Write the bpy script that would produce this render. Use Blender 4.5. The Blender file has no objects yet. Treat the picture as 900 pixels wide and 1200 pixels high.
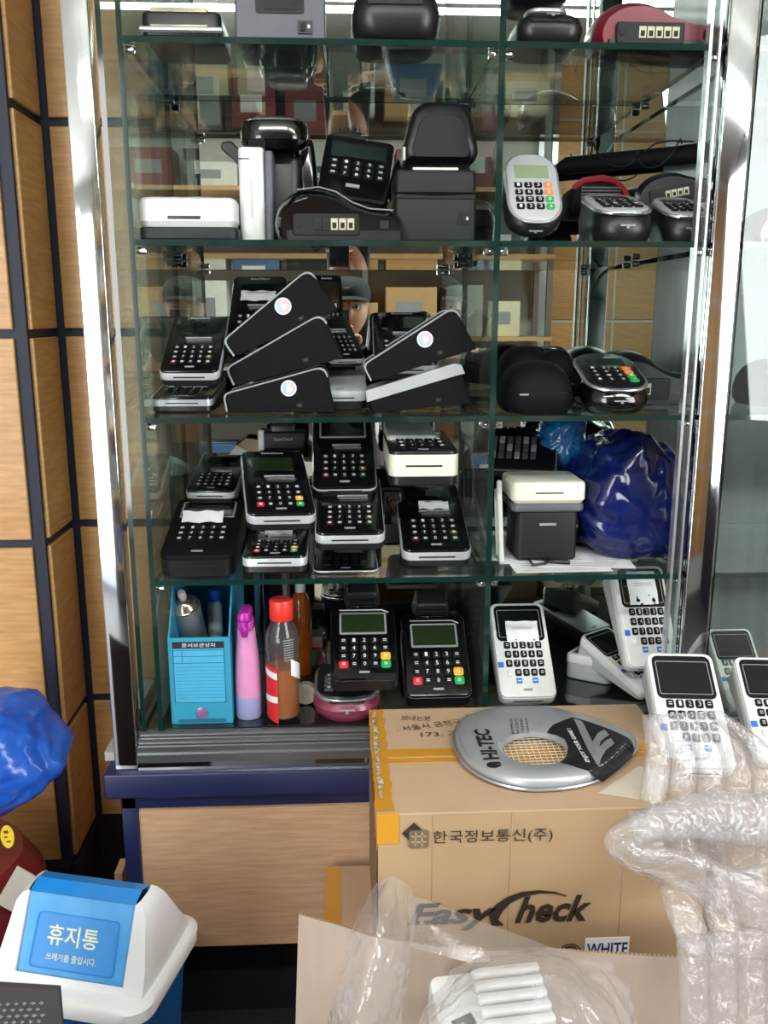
import bpy, bmesh, math, random
import numpy as np
from mathutils import Vector, Matrix, Euler, noise
random.seed(7)
SC = bpy.context.scene
COL = SC.collection
PI = math.pi
# ---------------------------------------------------------------- camera
CAM = Vector((0, -1.25, 1.21)); FPX = 1030.0; YAW = .0490; PIT = .2194
_fw = Vector((math.sin(YAW)*math.cos(PIT), math.cos(YAW)*math.cos(PIT), -math.sin(PIT)))
_rt = Vector((math.cos(YAW), -math.sin(YAW), 0)); _up = _rt.cross(_fw)
cd = bpy.data.cameras.new('camera'); cam = bpy.data.objects.new('camera', cd); COL.objects.link(cam)
cam.location = CAM
cam.rotation_euler = Matrix((_rt, _up, -_fw)).transposed().to_euler()
cd.sensor_fit = 'VERTICAL'; cd.sensor_height = 24; cd.lens = FPX/1200*24; cd.clip_start = .01
SC.camera = cam
# ---------------------------------------------------------------- world, light, exposure
w = bpy.data.worlds.new('sky'); SC.world = w; w.use_nodes = True
bg = w.node_tree.nodes['Background']; bg.inputs[0].default_value = (.78, .88, 1, 1); bg.inputs[1].default_value = 1.6
SC.view_settings.view_transform = 'Standard'; SC.view_settings.look = 'None'
SC.view_settings.exposure = 0.0; SC.view_settings.gamma = 1
SC.cycles.max_bounces = 10; SC.cycles.transparent_max_bounces = 24; SC.cycles.glossy_bounces = 6
SC.cycles.use_denoising = True; SC.cycles.caustics_reflective = False; SC.cycles.caustics_refractive = False
SC.cycles.sample_clamp_indirect = 6
def area(name, loc, target, sx, sy, power, col=(1, 1, 1)):
    l = bpy.data.lights.new(name, 'AREA'); l.shape = 'RECTANGLE'; l.size = sx; l.size_y = sy; l.energy = power; l.color = col
    o = bpy.data.objects.new(name, l); COL.objects.link(o); o.location = loc
    o.rotation_euler = (Vector(target)-Vector(loc)).to_track_quat('-Z', 'Y').to_euler(); return o
# daylight through the open shop front, behind and to the left of the photographer
area('doorway_daylight', (-1.75, -3.42, 1.3), (-1.2, 0, .9), 1.5, 2.3, 95, (1, .98, .95))
# daylight through the glass door on the right behind
area('side_door_daylight', (1.93, -1.9, 1.45), (.6, -.4, .5), 1.0, 1.5, 46, (.96, .98, 1))
# ceiling fluorescent tubes added as fill, hung out of the mirror's view
area('fill_tube_light_a', (-.2, -1.65, 2.30), (-.2, -1.9, 0), 1.2, .12, 22, (.96, 1, .93))
area('fill_tube_light_b', (1.2, -1.65, 2.30), (1.2, -1.9, 0), 1.2, .12, 18, (.96, 1, .93))

# ---------------------------------------------------------------- helpers
def P(px, py, X=None, Y=None, Z=None):
    d = _fw + _rt*((px-450)/FPX) + _up*((600-py)/FPX)
    if X is not None: t = (X-CAM.x)/d.x
    elif Y is not None: t = (Y-CAM.y)/d.y
    else: t = (Z-CAM.z)/d.z
    return CAM + d*t
def lin(h):
    if isinstance(h, str):
        h = [int(h[i:i+2], 16)/255 for i in (0, 2, 4)]
        return tuple(c/12.92 if c <= .04045 else ((c+.055)/1.055)**2.4 for c in h)
    return h
MC = {}
def mat(name, col, rough=.4, metal=0., coat=0., bump=0., nscale=40., var=.06, stretch=None, spec=.5, alpha=None, trans=0., col2=None, sss=0.):
    if name in MC: return MC[name]
    m = bpy.data.materials.new(name); m.use_nodes = True; nt = m.node_tree; b = nt.nodes['Principled BSDF']
    c = lin(col)
    tc = nt.nodes.new('ShaderNodeTexCoord'); mp = nt.nodes.new('ShaderNodeMapping'); nz = nt.nodes.new('ShaderNodeTexNoise')
    nt.links.new(tc.outputs['Object'], mp.inputs[0]); nt.links.new(mp.outputs[0], nz.inputs['Vector'])
    nz.inputs['Scale'].default_value = nscale; nz.inputs['Detail'].default_value = 4
    if stretch: mp.inputs['Scale'].default_value = stretch
    mx = nt.nodes.new('ShaderNodeMix'); mx.data_type = 'RGBA'
    c2 = lin(col2) if col2 else tuple(max(0, x*(1-2.2*var)) for x in c)
    c1 = c if col2 else tuple(min(1, x*(1+1.2*var)) for x in c)
    mx.inputs[6].default_value = (*c1, 1); mx.inputs[7].default_value = (*c2, 1)
    if col2:
        rp = nt.nodes.new('ShaderNodeValToRGB'); rp.color_ramp.elements[0].position = .35; rp.color_ramp.elements[1].position = .65
        nt.links.new(nz.outputs['Fac'], rp.inputs[0]); nt.links.new(rp.outputs[0], mx.inputs[0])
    else: nt.links.new(nz.outputs['Fac'], mx.inputs[0])
    nt.links.new(mx.outputs[2], b.inputs['Base Color'])
    b.inputs['Roughness'].default_value = rough; b.inputs['Metallic'].default_value = metal
    b.inputs['Coat Weight'].default_value = coat; b.inputs['Coat Roughness'].default_value = .05
    b.inputs['Specular IOR Level'].default_value = spec; b.inputs['Transmission Weight'].default_value = trans
    if alpha is not None: b.inputs['Alpha'].default_value = alpha
    if bump:
        bp = nt.nodes.new('ShaderNodeBump'); bp.inputs['Strength'].default_value = bump; bp.inputs['Distance'].default_value = .002
        nt.links.new(nz.outputs['Fac'], bp.inputs['Height']); nt.links.new(bp.outputs[0], b.inputs['Normal'])
    MC[name] = m; return m
def sheer(name, tint=(1, 1, 1), ior=1.5, rough=0., haze=.0, hazecol=(.8, .8, .8), bump=0., nscale=30., refl=1.):
    """thin clear sheet: see-through, Fresnel gloss, a little scattering haze"""
    m = bpy.data.materials.new(name); m.use_nodes = True; nt = m.node_tree; nt.nodes.clear()
    N = nt.nodes.new; L = nt.links.new
    out = N('ShaderNodeOutputMaterial'); tr = N('ShaderNodeBsdfTransparent'); gl = N('ShaderNodeBsdfGlossy'); fr = N('ShaderNodeFresnel')
    tr.inputs[0].default_value = (*tint, 1); gl.inputs['Roughness'].default_value = rough; gl.inputs[0].default_value = (refl, refl, refl, 1); 
    ge = N('ShaderNodeNewGeometry'); mr = N('ShaderNodeMapRange'); mr.inputs[3].default_value = ior; mr.inputs[4].default_value = 1/ior; L(ge.outputs['Backfacing'], mr.inputs[0]); L(mr.outputs[0], fr.inputs[0])   # same air-side Fresnel on both faces of a thin sheet
    mx = N('ShaderNodeMixShader'); L(fr.outputs[0], mx.inputs[0])
    base = tr
    if haze:
        df = N('ShaderNodeBsdfDiffuse'); df.inputs[0].default_value = (*hazecol, 1)
        tl = N('ShaderNodeBsdfTranslucent'); tl.inputs[0].default_value = (*hazecol, 1)
        m0 = N('ShaderNodeMixShader'); m0.inputs[0].default_value = .4; L(df.outputs[0], m0.inputs[1]); L(tl.outputs[0], m0.inputs[2])
        m1 = N('ShaderNodeMixShader'); m1.inputs[0].default_value = haze; L(tr.outputs[0], m1.inputs[1]); L(m0.outputs[0], m1.inputs[2]); base = m1
    L(base.outputs[0], mx.inputs[1]); L(gl.outputs[0], mx.inputs[2]); L(mx.outputs[0], out.inputs[0])
    if bump:
        tc = N('ShaderNodeTexCoord'); nz = N('ShaderNodeTexNoise'); nz.inputs['Scale'].default_value = nscale; nz.inputs['Detail'].default_value = 5; nz.inputs['Distortion'].default_value = 1.2
        bp = N('ShaderNodeBump'); bp.inputs['Strength'].default_value = bump; bp.inputs['Distance'].default_value = .01
        L(tc.outputs['Object'], nz.inputs['Vector']); L(nz.outputs['Fac'], bp.inputs['Height']); L(bp.outputs[0], gl.inputs['Normal']); L(bp.outputs[0], fr.inputs['Normal'])
    return m
def wood(name, c1, c2, rough=.45, axis='x', scale=18., coat=.1):
    st = {'x': (1, 9, 14), 'z': (9, 9, 1)}[axis]
    m = mat(name, c1, rough, col2=c2, nscale=scale, stretch=st, coat=coat, bump=.05)
    return m
BLK = mat('black_plastic', '101115', .36, nscale=200, bump=.02)
BLKM = mat('black_matte_plastic', '0c0c0f', .65, nscale=400, bump=.08, spec=.12)
GLS = mat('black_gloss_plastic', '07080a', .12, coat=.6)
FACE = mat('black_glossy_faceplate', '0b0b0e', .18, coat=.3)
CHAR = mat('charcoal_plastic', '1f2025', .5, nscale=300, bump=.05, spec=.3)
CHAR2 = mat('dark_grey_plastic', '141519', .5, nscale=300, bump=.05, spec=.3)
DGREY = mat('slate_plastic', '50535b', .45)
SIL = mat('silver_plastic', 'b4b8bc', .32, metal=.2)
SILM = mat('silver_trim', 'c9cdd0', .25, metal=.8)
WHT = mat('white_plastic', 'dcdedd', .35)
CRM = mat('cream_plastic', 'dcdccb', .35)
WGR = mat('grey_white_plastic', 'b9bfbe', .4)
SCR = mat('dark_screen', '0b0f12', .08, coat=.5)
SCG = mat('grey_screen', '23302f', .1, coat=.5)
LCD = mat('green_grey_lcd', '1f2b17', .2, coat=.4)
LCDL = mat('pale_green_lcd', '7f9070', .25, coat=.3)
KEYB = mat('black_key_rubber', '0b0b0e', .6, spec=.2)
KEYG = mat('grey_key_rubber', '4a4d52', .45)
RED = mat('red_key', 'c8222c', .4); YEL = mat('amber_key', 'e0a526', .4); GRN = mat('green_key', '1f9a48', .4); ORG = mat('orange_key', 'e08030', .4)
BLU = mat('blue_sticker', '2f6fd0', .45)
INK = mat('white_print', 'd8dadc', .5); INKG = mat('grey_print', '8c9094', .5); INKB = mat('black_print', '17130f', .6)
INKBR = mat('brown_black_print', '2c2118', .65)
PAPER = mat('white_paper', 'e6e7ea', .8, bump=.1)
MAR = mat('maroon_plastic', '6e1b2b', .28, coat=.4); MARL = mat('rose_maroon_plastic', '7c3048', .3, coat=.4)
REDP = mat('dark_red_plastic', '7d1420', .35, coat=.3)
PORT = mat('cream_port', 'b9b59c', .5)
HOLE = mat('port_hole', '050505', .7)
CHRM = mat('polished_chrome', 'd6d9dc', .06, metal=1., var=.02)
ALU = mat('brushed_aluminium', '9b9da0', .28, metal=.9, stretch=(1, 30, 30), nscale=30)
NAVY = mat('navy_painted_steel', '131c46', .4, coat=.1, nscale=12, bump=.1)
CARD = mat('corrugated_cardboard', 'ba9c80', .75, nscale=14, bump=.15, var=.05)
CARDF = mat('shaded_front_cardboard', 'a88c6a', .75, nscale=14, bump=.15, var=.05)  # darker copy of the lid's cardboard; the front's shade is in the colour
CARDP = mat('pale_cardboard', 'a89688', .8, nscale=60, stretch=(1, 1, .05), bump=.25, var=.05)
TUBE = mat('added_fill_tube', 'ffffff', .5); TUBE.node_tree.nodes['Principled BSDF'].inputs['Emission Color'].default_value = (.95, 1, .93, 1); TUBE.node_tree.nodes['Principled BSDF'].inputs['Emission Strength'].default_value = 32  # glowing tubes of the added fill battens
CARDD = mat('cardboard_core', '8c6c48', .9, nscale=150, bump=.5, var=.2)
TAPE = mat('amber_packing_tape', 'c88f2e', .2, coat=.5, nscale=20, bump=.1)
MIR = mat('mirror_silvering', (.62, .70, .66), .0, metal=1., var=.0)
GEDGE = mat('dark_green_glass_edge', '0c2a26', .08, coat=.6)
GLASS = sheer('clear_green_glass', (.90, .95, .93), 1.5, 0., haze=.03)
GLASSV = sheer('upright_glass', (.84, .90, .87), 1.5, 0., haze=.045)

class G:
    """collects geometry for ONE mesh"""
    def __init__(s): s.v = []; s.f = []; s.m = []; s.k = 0
    def add(s, vs, fs, M=None):
        n = len(s.v)
        s.v += [tuple(M @ Vector(p)) for p in vs] if M is not None else [tuple(p) for p in vs]
        s.f += [tuple(i+n for i in f) for f in fs]; s.m += [s.k]*len(fs); return s
    def box(s, x0, x1, y0, y1, z0, z1, M=None):
        return s.add([(x0, y0, z0), (x1, y0, z0), (x1, y1, z0), (x0, y1, z0), (x0, y0, z1), (x1, y0, z1), (x1, y1, z1), (x0, y1, z1)],
                     [(0, 3, 2, 1), (4, 5, 6, 7), (0, 1, 5, 4), (1, 2, 6, 5), (2, 3, 7, 6), (3, 0, 4, 7)], M)
    def loft(s, rings, cap=(True, True), M=None, closed=True):
        n = len(rings[0]); vs = [p for r in rings for p in r]; fs = []
        for i in range(len(rings)-1):
            for j in range(n if closed else n-1):
                a = i*n+j; b = i*n+(j+1) % n; fs.append((a, b, b+n, a+n))
        if cap[0]: fs.append(tuple(reversed(range(n))))
        if cap[1]: fs.append(tuple(range((len(rings)-1)*n, len(rings)*n)))
        return s.add(vs, fs, M)
    def lathe(s, prof, n=20, c=(0, 0, 0), sx=1, sy=1, M=None, cap=(True, True)):
        return s.loft([[(c[0]+r*sx*math.cos(2*PI*j/n), c[1]+r*sy*math.sin(2*PI*j/n), c[2]+z) for j in range(n)] for r, z in prof], cap, M)
    def tube(s, pts, r, n=8, M=None):
        pts = [Vector(p) for p in pts]; rings = []
        for i, p in enumerate(pts):
            t = (pts[min(i+1, len(pts)-1)]-pts[max(i-1, 0)]).normalized()
            a = t.cross(Vector((0, 0, 1)) if abs(t.z) < .9 else Vector((1, 0, 0))).normalized(); b = t.cross(a)
            rr = r[i] if isinstance(r, (list, tuple)) else r
            rings.append([tuple(p+a*rr*math.cos(2*PI*j/n)+b*rr*math.sin(2*PI*j/n)) for j in range(n)])
        return s.loft(rings, (True, True), M)
    def obj(s, name, m, parent=None, loc=None, rot=None, smooth=35, flip=True):
        me = bpy.data.meshes.new(name); me.from_pydata(s.v, [], s.f)
        for mm in (m if isinstance(m, (list, tuple)) else [m]): me.materials.append(mm)
        if isinstance(m, (list, tuple)): me.polygons.foreach_set('material_index', s.m)
        if flip:
            b = bmesh.new(); b.from_mesh(me); bmesh.ops.recalc_face_normals(b, faces=b.faces); b.to_mesh(me); b.free()
        if smooth: me.shade_smooth(); me.set_sharp_from_angle(angle=math.radians(smooth))
        me.update()
        o = bpy.data.objects.new(name, me); COL.objects.link(o)
        if parent: o.parent = parent
        if loc is not None: o.location = loc
        if rot is not None: o.rotation_euler = rot
        return o
def rr(w, d, r, n=5, cx=0, cy=0):
    """rounded rectangle outline"""
    r = min(r, w/2-1e-5, d/2-1e-5); o = []
    for (sx, sy, a0) in ((1, 1, 0), (-1, 1, 90), (-1, -1, 180), (1, -1, 270)):
        for i in range(n+1):
            a = math.radians(a0+90*i/n); o.append((cx+sx*(w/2-r)+r*math.cos(a), cy+sy*(d/2-r)+r*math.sin(a)))
    return o
def rbox(g, w, d, h, r=.01, e=.003, c=(0, 0, 0), M=None, n=5, base=None):
    """box with rounded plan corners and eased top and bottom edges; c = centre of the bottom"""
    e = min(e, h*.45); q = [(e if base is None else base, 0), (0 if base is None else base*.5, e)]
    q += [(0, h-e), (e*.3, h-e*.3), (e, h)]
    g.loft([[(c[0]+x, c[1]+y, c[2]+z) for x, y in rr(w-2*i, d-2*i, max(r-i, .0005), n)] for i, z in q], M=M); return g
def prism(g, pts, y0, y1, M=None, e=0):
    """outline in XZ pushed along Y, edges eased by e"""
    cx = sum(p[0] for p in pts)/len(pts); cz = sum(p[1] for p in pts)/len(pts)
    def ring(y, i):
        o = []
        for x, z in pts:
            v = Vector((cx-x, cz-z)); l = v.length; v = v/l if l else v; o.append((x+v.x*i, y, z+v.y*i))
        return o
    R = [ring(y0, 0), ring(y1, 0)] if not e else [ring(y0, e), ring(y0+e, 0), ring(y1-e, 0), ring(y1, e)]
    return g.loft(R, M=M)
def rpoly(pts, r, n=4):
    """round the corners of a polygon"""
    o = []; N = len(pts)
    rs = r if isinstance(r, (list, tuple)) else [r]*N
    for i in range(N):
        p = Vector(pts[i]); a = Vector(pts[i-1])-p; b = Vector(pts[(i+1) % N])-p; ri = min(rs[i], a.length*.45, b.length*.45)
        if ri <= 0: o.append(tuple(p)); continue
        A = p+a.normalized()*ri; B = p+b.normalized()*ri
        for k in range(n+1):
            t = k/n; q = A*(1-t)**2+p*2*t*(1-t)+B*t*t; o.append(tuple(q))
    return o
def ext(g, pts, z0, z1, M=None):
    """2D outline pushed along Z (concave is fine)"""
    return g.loft([[(x, y, z0) for x, y in pts], [(x, y, z1) for x, y in pts]], M=M)
def tag(o, label=None, cat=None, group=None, kind=None):
    if label: o['label'] = label
    if cat: o['category'] = cat
    if group: o['group'] = group
    if kind: o['kind'] = kind
    return o
def thing(name, label, cat, group=None):
    o = bpy.data.objects.new(name, None); COL.objects.link(o); o.empty_display_size = .02
    return tag(o, label, cat, group)
def kids(o): return [c for c in bpy.data.objects if c.parent == o]
# ---- text as mesh
TC = {}
def text_geo(s, shear=0., bold=0., res=2):
    k = (s, shear, bold, res)
    if k not in TC:
        c = bpy.data.curves.new('t', 'FONT'); c.body = s; c.resolution_u = res; c.shear = shear; c.offset = bold
        o = bpy.data.objects.new('t', c); m = bpy.data.meshes.new_from_object(o)
        vs = [tuple(v.co) for v in m.vertices]; fs = [tuple(p.vertices) for p in m.polygons]
        bpy.data.objects.remove(o); bpy.data.curves.remove(c); bpy.data.meshes.remove(m)
        if vs:
            x0 = min(v[0] for v in vs); x1 = max(v[0] for v in vs); y0 = min(v[1] for v in vs); y1 = max(v[1] for v in vs)
            vs = [((x-x0)/(x1-x0), (y-y0)/(y1-y0), 0) for x, y, z in vs]; asp = (x1-x0)/(y1-y0)
        else: asp = 1
        TC[k] = (vs, fs, asp)
    return TC[k]
def put_text(g, s, cx, cy, w, h=None, z=0., M=None, **kw):
    """centred text in the XY plane of M, width w"""
    vs, fs, asp = text_geo(s, **kw); h = h or w/asp
    return g.add([(cx-w/2+x*w, cy-h/2+y*h, z) for x, y, _ in vs], fs, M)
def frame_M(o, xd, n):
    xd = Vector(xd).normalized(); n = Vector(n).normalized(); yd = n.cross(xd).normalized(); xd = yd.cross(n)
    return Matrix.Translation(o) @ Matrix((xd, yd, n)).transposed().to_4x4()
# ---- place a finished thing so that it takes the size it has in the photograph
def allv(root):
    out = []
    ch = {}
    for o in bpy.data.objects:
        if o.parent: ch.setdefault(o.parent, []).append(o)
    def rec(o, M):
        if o.type == 'MESH':
            a = np.empty(len(o.data.vertices)*3, 'f'); o.data.vertices.foreach_get('co', a); a = a.reshape(-1, 3)
            m = np.array(M); out.append(a @ m[:3, :3].T + m[:3, 3])
        for c in ch.get(o, []): rec(c, M @ c.matrix_basis)
    rec(root, Matrix.Identity(4)); return np.concatenate(out)
_A = np.array([list(_rt), list(_up), list(_fw)]); _C = np.array(CAM)
def fit(root, x0, x1, y0=None, y1=None, z=None, Y=None, rot=(0, 0, 0), free=None, s=None, tilt0=.25):
    """rests on height z (or centred at depth Y); width from x0..x1; free in (None,'sz','tilt','yaw')"""
    V = allv(root).astype(float)
    def world(q):
        i = 0; X = q[0]; i = 1
        rx, ry, rz = rot; sz = 1.
        if z is not None and Y is not None: yy = Y
        else: oth = q[i]; i += 1
        if s is None: sc = q[i]; i += 1
        else: sc = s
        if free == 'sz': sz = q[i]
        if free == 'tilt': rx = q[i]
        R = np.array(Euler((rx, ry, rz)).to_matrix())
        W = (V*np.array([sc, sc, sc*sz])) @ R.T
        if z is not None:
            zz = z+.0006-W[:, 2].min(); yv = Y if Y is not None else oth
        else: zz = oth; yv = Y
        return W+np.array([X, yv, zz]), (X, yv, zz), (rx, ry, rz), (sc, sc, sc*sz)
    def res(q):
        W = world(q)[0]; D = (W-_C) @ _A.T; D[:, 2] = np.maximum(D[:, 2], .05); x = 450+FPX*D[:, 0]/D[:, 2]; y = 600-FPX*D[:, 1]/D[:, 2]
        r = [x.min()+x.max()-x0-x1]
        if s is None: r.append(x.max()-x.min()-x1+x0)
        if not (z is not None and Y is not None): r.append(y.max()-y1)
        if free: r.append(y.min()-y0)
        return np.array(r)
    q = [P((x0+x1)/2, 600, Y=Y if Y is not None else .1).x]
    if not (z is not None and Y is not None): q.append(.1 if z is not None else P(450, y1, Y=Y).z)
    if s is None: q.append(1.)
    if free == 'sz': q.append(1.)
    if free == 'tilt': q.append(tilt0)
    q = np.array(q, float)
    lam = 1e-3
    for it in range(60):
        r = res(q)
        if np.abs(r).max() < .05: break
        J = np.array([(res(q+e)-r)/1e-4 for e in np.eye(len(q))*1e-4]).T
        A = J.T @ J
        dq = np.linalg.solve(A+lam*np.diag(np.diag(A))+1e-9*np.eye(len(q)), -J.T @ r)
        dq = np.clip(dq, -.3, .3)
        if (res(q+dq)**2).sum() < (r**2).sum(): q = q+dq; lam *= .4
        else: lam *= 4
    _, loc, ro, sc = world(q)
    root.location = loc; root.rotation_euler = ro; root.scale = sc
    if np.abs(res(q)).max() > 2 or sc[0] < .5 or sc[0] > 1.8: print('FIT?', root.name, root.get('label', '')[:40], np.round(res(q), 1), np.round(q, 3))
    return root
# ================================================================ the room
WOODL = wood('light_wood_panel', 'cc9c64', 'b98952', .45)
WOODB = wood('beech_laminate', 'c6a284', 'b99272', .5)
GROOVE = mat('navy_groove_paint', '1a2036', .6)
FLOORM = mat('dark_speckled_floor', '34343a', .55, nscale=160, var=.5, bump=.1)
WALLP = mat('pale_wall_paint', 'c9cdc8', .8)
CEILM = mat('ceiling_tile_white', 'd5d6d2', .9)
DARKB = mat('dark_baseboard', '1a1512', .6)
def struct(name, g, m, parent=None, **k):
    o = g.obj(name, m, parent, **k)
    if not parent: o['kind'] = 'structure'
    return o
struct('floor', G().box(-2.6, 2.2, -3.6, .5, -.05, 0), FLOORM)
struct('ceiling', G().box(-2.6, 2.2, -3.6, .5, 2.6, 2.65), CEILM)
JZ = [.238, .494, .838, 1.182, 1.526, 1.871, 2.215, 2.559]
def panels(parent, o, xd, n, L, first, step=.6):
    """wood panels on a navy board; o = lower corner, xd = running direction"""
    xd = Vector(xd); n = Vector(n); cache = {}
    edges = [0, first]
    while edges[-1] < L-1e-3: edges.append(min(L, edges[-1]+step))
    for i in range(len(edges)-1):
        for j in range(len(JZ)-1):
            W = edges[i+1]-edges[i]-.014; H = JZ[j+1]-JZ[j]-.014
            if W < .01: continue
            k = (round(W, 4), round(H, 4))
            if k not in cache:
                me = G(); e = .0015
                R = lambda q, z: [(-W/2+q, -H/2+q, z), (W/2-q, -H/2+q, z), (W/2-q, H/2-q, z), (-W/2+q, H/2-q, z)]
                me.loft([R(0, 0), R(0, .005), R(e, .0065)])
                ob = me.obj('wood_panel', WOODL, parent, smooth=0); cache[k] = ob.data
            else:
                ob = bpy.data.objects.new('wood_panel', cache[k]); COL.objects.link(ob); ob.parent = parent
            M = frame_M(Vector(o)+xd*((edges[i]+edges[i+1])/2)+Vector((0, 0, (JZ[j]+JZ[j+1])/2)), xd, n)
            ob.location = M.translation; ob.rotation_euler = M.to_euler()
wl = struct('wall_left', G().box(-2.4, -.507, .205, .36, 0, 2.6), GROOVE)
panels(wl, (-.511, .205, 0), (-1, 0, 0), (0, -1, 0), 1.85, .62)
wc = struct('wall_corner', G().box(-.507, -.4985, .2051, .352, 0, 2.6), GROOVE)
panels(wc, (-.4985, .3495, 0), (0, -1, 0), (1, 0, 0), .142, .142)
wf = struct('wall_front', G().box(-.4985, 2.05, .352, .42, 0, 2.6), GROOVE)
panels(wf, (-.488, .352, 0), (1, 0, 0), (0, -1, 0), 2.45, .55)
struct('baseboard_left', G().box(-2.4, -.5, .192, .2049, 0, .235).box(-.4984, -.486, .2, .351, 0, .235), DARKB)
struct('baseboard_front', G().box(-.4859, 2.0, .338, .3519, 0, .235), DARKB)
struct('wall_side', G().box(-2.5, -2.4, -3.4, .42, 0, 2.6), WALLP)
# right wall with a glazed opening
wr = struct('wall_right', G().box(2.0, 2.06, -3.4, -2.45, 0, 2.6).box(2.0, 2.06, -1.35, .352, 0, 2.6).box(2.0, 2.06, -2.45, -1.35, 0, .65).box(2.0, 2.06, -2.45, -1.35, 2.25, 2.6), GROOVE)
panels(wr, (2.0, .33, 0), (0, -1, 0), (-1, 0, 0), 1.68, .5, .59)
struct('window_1', G().box(2.0, 2.05, -2.45, -2.40, .65, 2.25).box(2.0, 2.05, -1.40, -1.35, .65, 2.25).box(2.0, 2.05, -2.4, -1.4, .65, .7).box(2.0, 2.05, -2.4, -1.4, 2.2, 2.25), ALU)
wb = struct('wall_back', G().box(-.98, 2.06, -3.4, -3.3, 0, 2.6).box(-2.5, -.98, -3.4, -3.3, 2.45, 2.6), WALLP)
panels(wb, (1.2, -3.3, 0), (1, 0, 0), (0, 1, 0), .78, .39, .39)
struct('door_1', G().box(-1.04, -.98, -3.4, -3.28, 0, 2.45).box(-2.46, -2.4, -3.4, -3.28, 0, 2.45).box(-2.4, -1.04, -3.4, -3.3, 2.39, 2.45), ALU)
for nm, (x, y) in (('a', (-.2, -1.65)), ('b', (1.2, -1.65))):  # battens added to brighten ceiling and rack, placed where the mirror misses them
    t = thing('fill_batten', 'white fluorescent batten hung from the ceiling %s' % ('above the photographer' if nm == 'a' else 'to the right of the photographer'), 'ceiling light')
    t.location = (x, y, 2.4)
    G().box(-.65, .65, -.02, .02, -.04, 0).obj('housing', WHT, t)
    for q in (-.5, .5): g = G(); g.tube([(q, 0, 0), (q, 0, .2)], .004); g.obj('hanging_rod', SIL, t)
    g = G(); g.tube([(-.6, -.035, -.05), (.6, -.035, -.05)], .012); g.obj('tube', TUBE, t)
    g = G(); g.tube([(-.6, .035, -.05), (.6, .035, -.05)], .012); g.obj('tube', TUBE, t)

# ================================================================ the glass showcase
SH = [1.562, 1.311, 1.070, .831]; FZ = .592; ST = .008; DEP = .312
sc_ = thing('glass_showcase', 'tall chrome framed glass showcase with a mirrored back on the navy base', 'display cabinet')
def pane(name, x0, x1, y0, y1, z0, z1, parent, thin, m=GLASS):
    """glass slab: clear broad faces, dark green edges"""
    g = G(); g.box(x0, x1, y0, y1, z0, z1)
    o = g.obj(name, [m, GEDGE], parent, smooth=0)
    for p in o.data.polygons:
        n = p.normal; ax = max(range(3), key=lambda i: abs(n[i])); p.material_index = 0 if ax == thin else 1
    return o
for (a, b) in ((-.275, .212), (.222, .512), (.562, 1.22)):
    for z in SH: pane('shelf', a, b, 0, DEP, z-ST, z, sc_, 2)
for x, t in ((-.3085, .007), (-.2825, .007), (.213, .0085)):
    pane('side_pane' if x < 0 else 'divider_pane', x, x+t, .001, DEP, FZ, 2.05, sc_, 0, GLASSV)
pane('side_pane', 1.222, 1.229, .001, DEP, FZ, 2.05, sc_, 0, GLASSV)
pane('front_pane', .559, 1.229, -.007, -.001, FZ, 2.05, sc_, 1)
pane('door_pane', .4975, .514, .004, .009, FZ, 2.05, sc_, 1)
G().box(-.3085, .553, DEP+.002, DEP+.006, FZ-.03, 2.05).obj('back_mirror', MIR, sc_, smooth=0)
G().box(.5535, 1.235, DEP+.002, DEP+.006, FZ-.03, 2.05).obj('painted_reflection_panel', mat('painted_murky_reflection', '232b28', .25, coat=.3, stretch=(6, 6, .3), nscale=6, col2='3a443e'), sc_, smooth=0)  # stands in for mirror; murky green reflections painted into its colour
G().box(-.3085, 1.235, DEP+.0062, DEP+.02, FZ-.03, 2.05).obj('mirror_backing', CHAR2, sc_, smooth=0)
for x0, x1 in ((-.350, -.315), (.516, .555), (1.236, 1.27)):
    for y in ((-.008, DEP-.02) if x0 > 1 else (-.008,)):
        g = G(); rbox(g, x1-x0, .03, 2.09-.534, .002, .001, c=((x0+x1)/2, y+.015, .534)); g.obj('post', CHRM, sc_)
G().box(.4925, .4965, -.002, .012, FZ, 2.05).obj('door_edge_trim', SILM, sc_); G().box(.505, .508, -.004, 0.002, FZ, 2.05).obj('door_edge_trim', SILM, sc_)
G().box(-.36, 1.28, -.012, DEP+.03, 2.06, 2.1).obj('top_panel', CHRM, sc_)
# aluminium sliding track, stepped
for y0, y1, z0, z1 in ((-.012, -.007, .560, .572), (-.004, .001, .560, .581), (.004, .009, .560, .5905)):
    G().box(-.314, 1.23, y0, y1, z0, z1).obj('track_rail', ALU, sc_)
G().box(-.314, 1.23, -.016, DEP, .548, .561).obj('track_base', ALU, sc_)
G().box(-.314, 1.23, -.012, DEP, .534, .5475).obj('plinth', CHRM, sc_)
G().box(-.314, 1.235, .010, DEP, .562, FZ).obj('showcase_floor', mat('dark_smoky_base_glass', '12181a', .08, coat=.5), sc_)
for z in SH:
    for x in (-.268, .206, .228, .506):
        for y in (.012, .29):
            g = G(); g.lathe([(.0045, 0), (.0052, .001), (.0052, .012), (.003, .013)], 10, M=Matrix.Translation((x, y, z-ST-.006)) @ Matrix.Rotation(PI/2 if x in (-.268, .228) else -PI/2, 4, 'Y') @ Matrix.Translation((0, 0, -.007)))
            g.obj('shelf_clip', CHRM if y < .1 else BLK, sc_)
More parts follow.
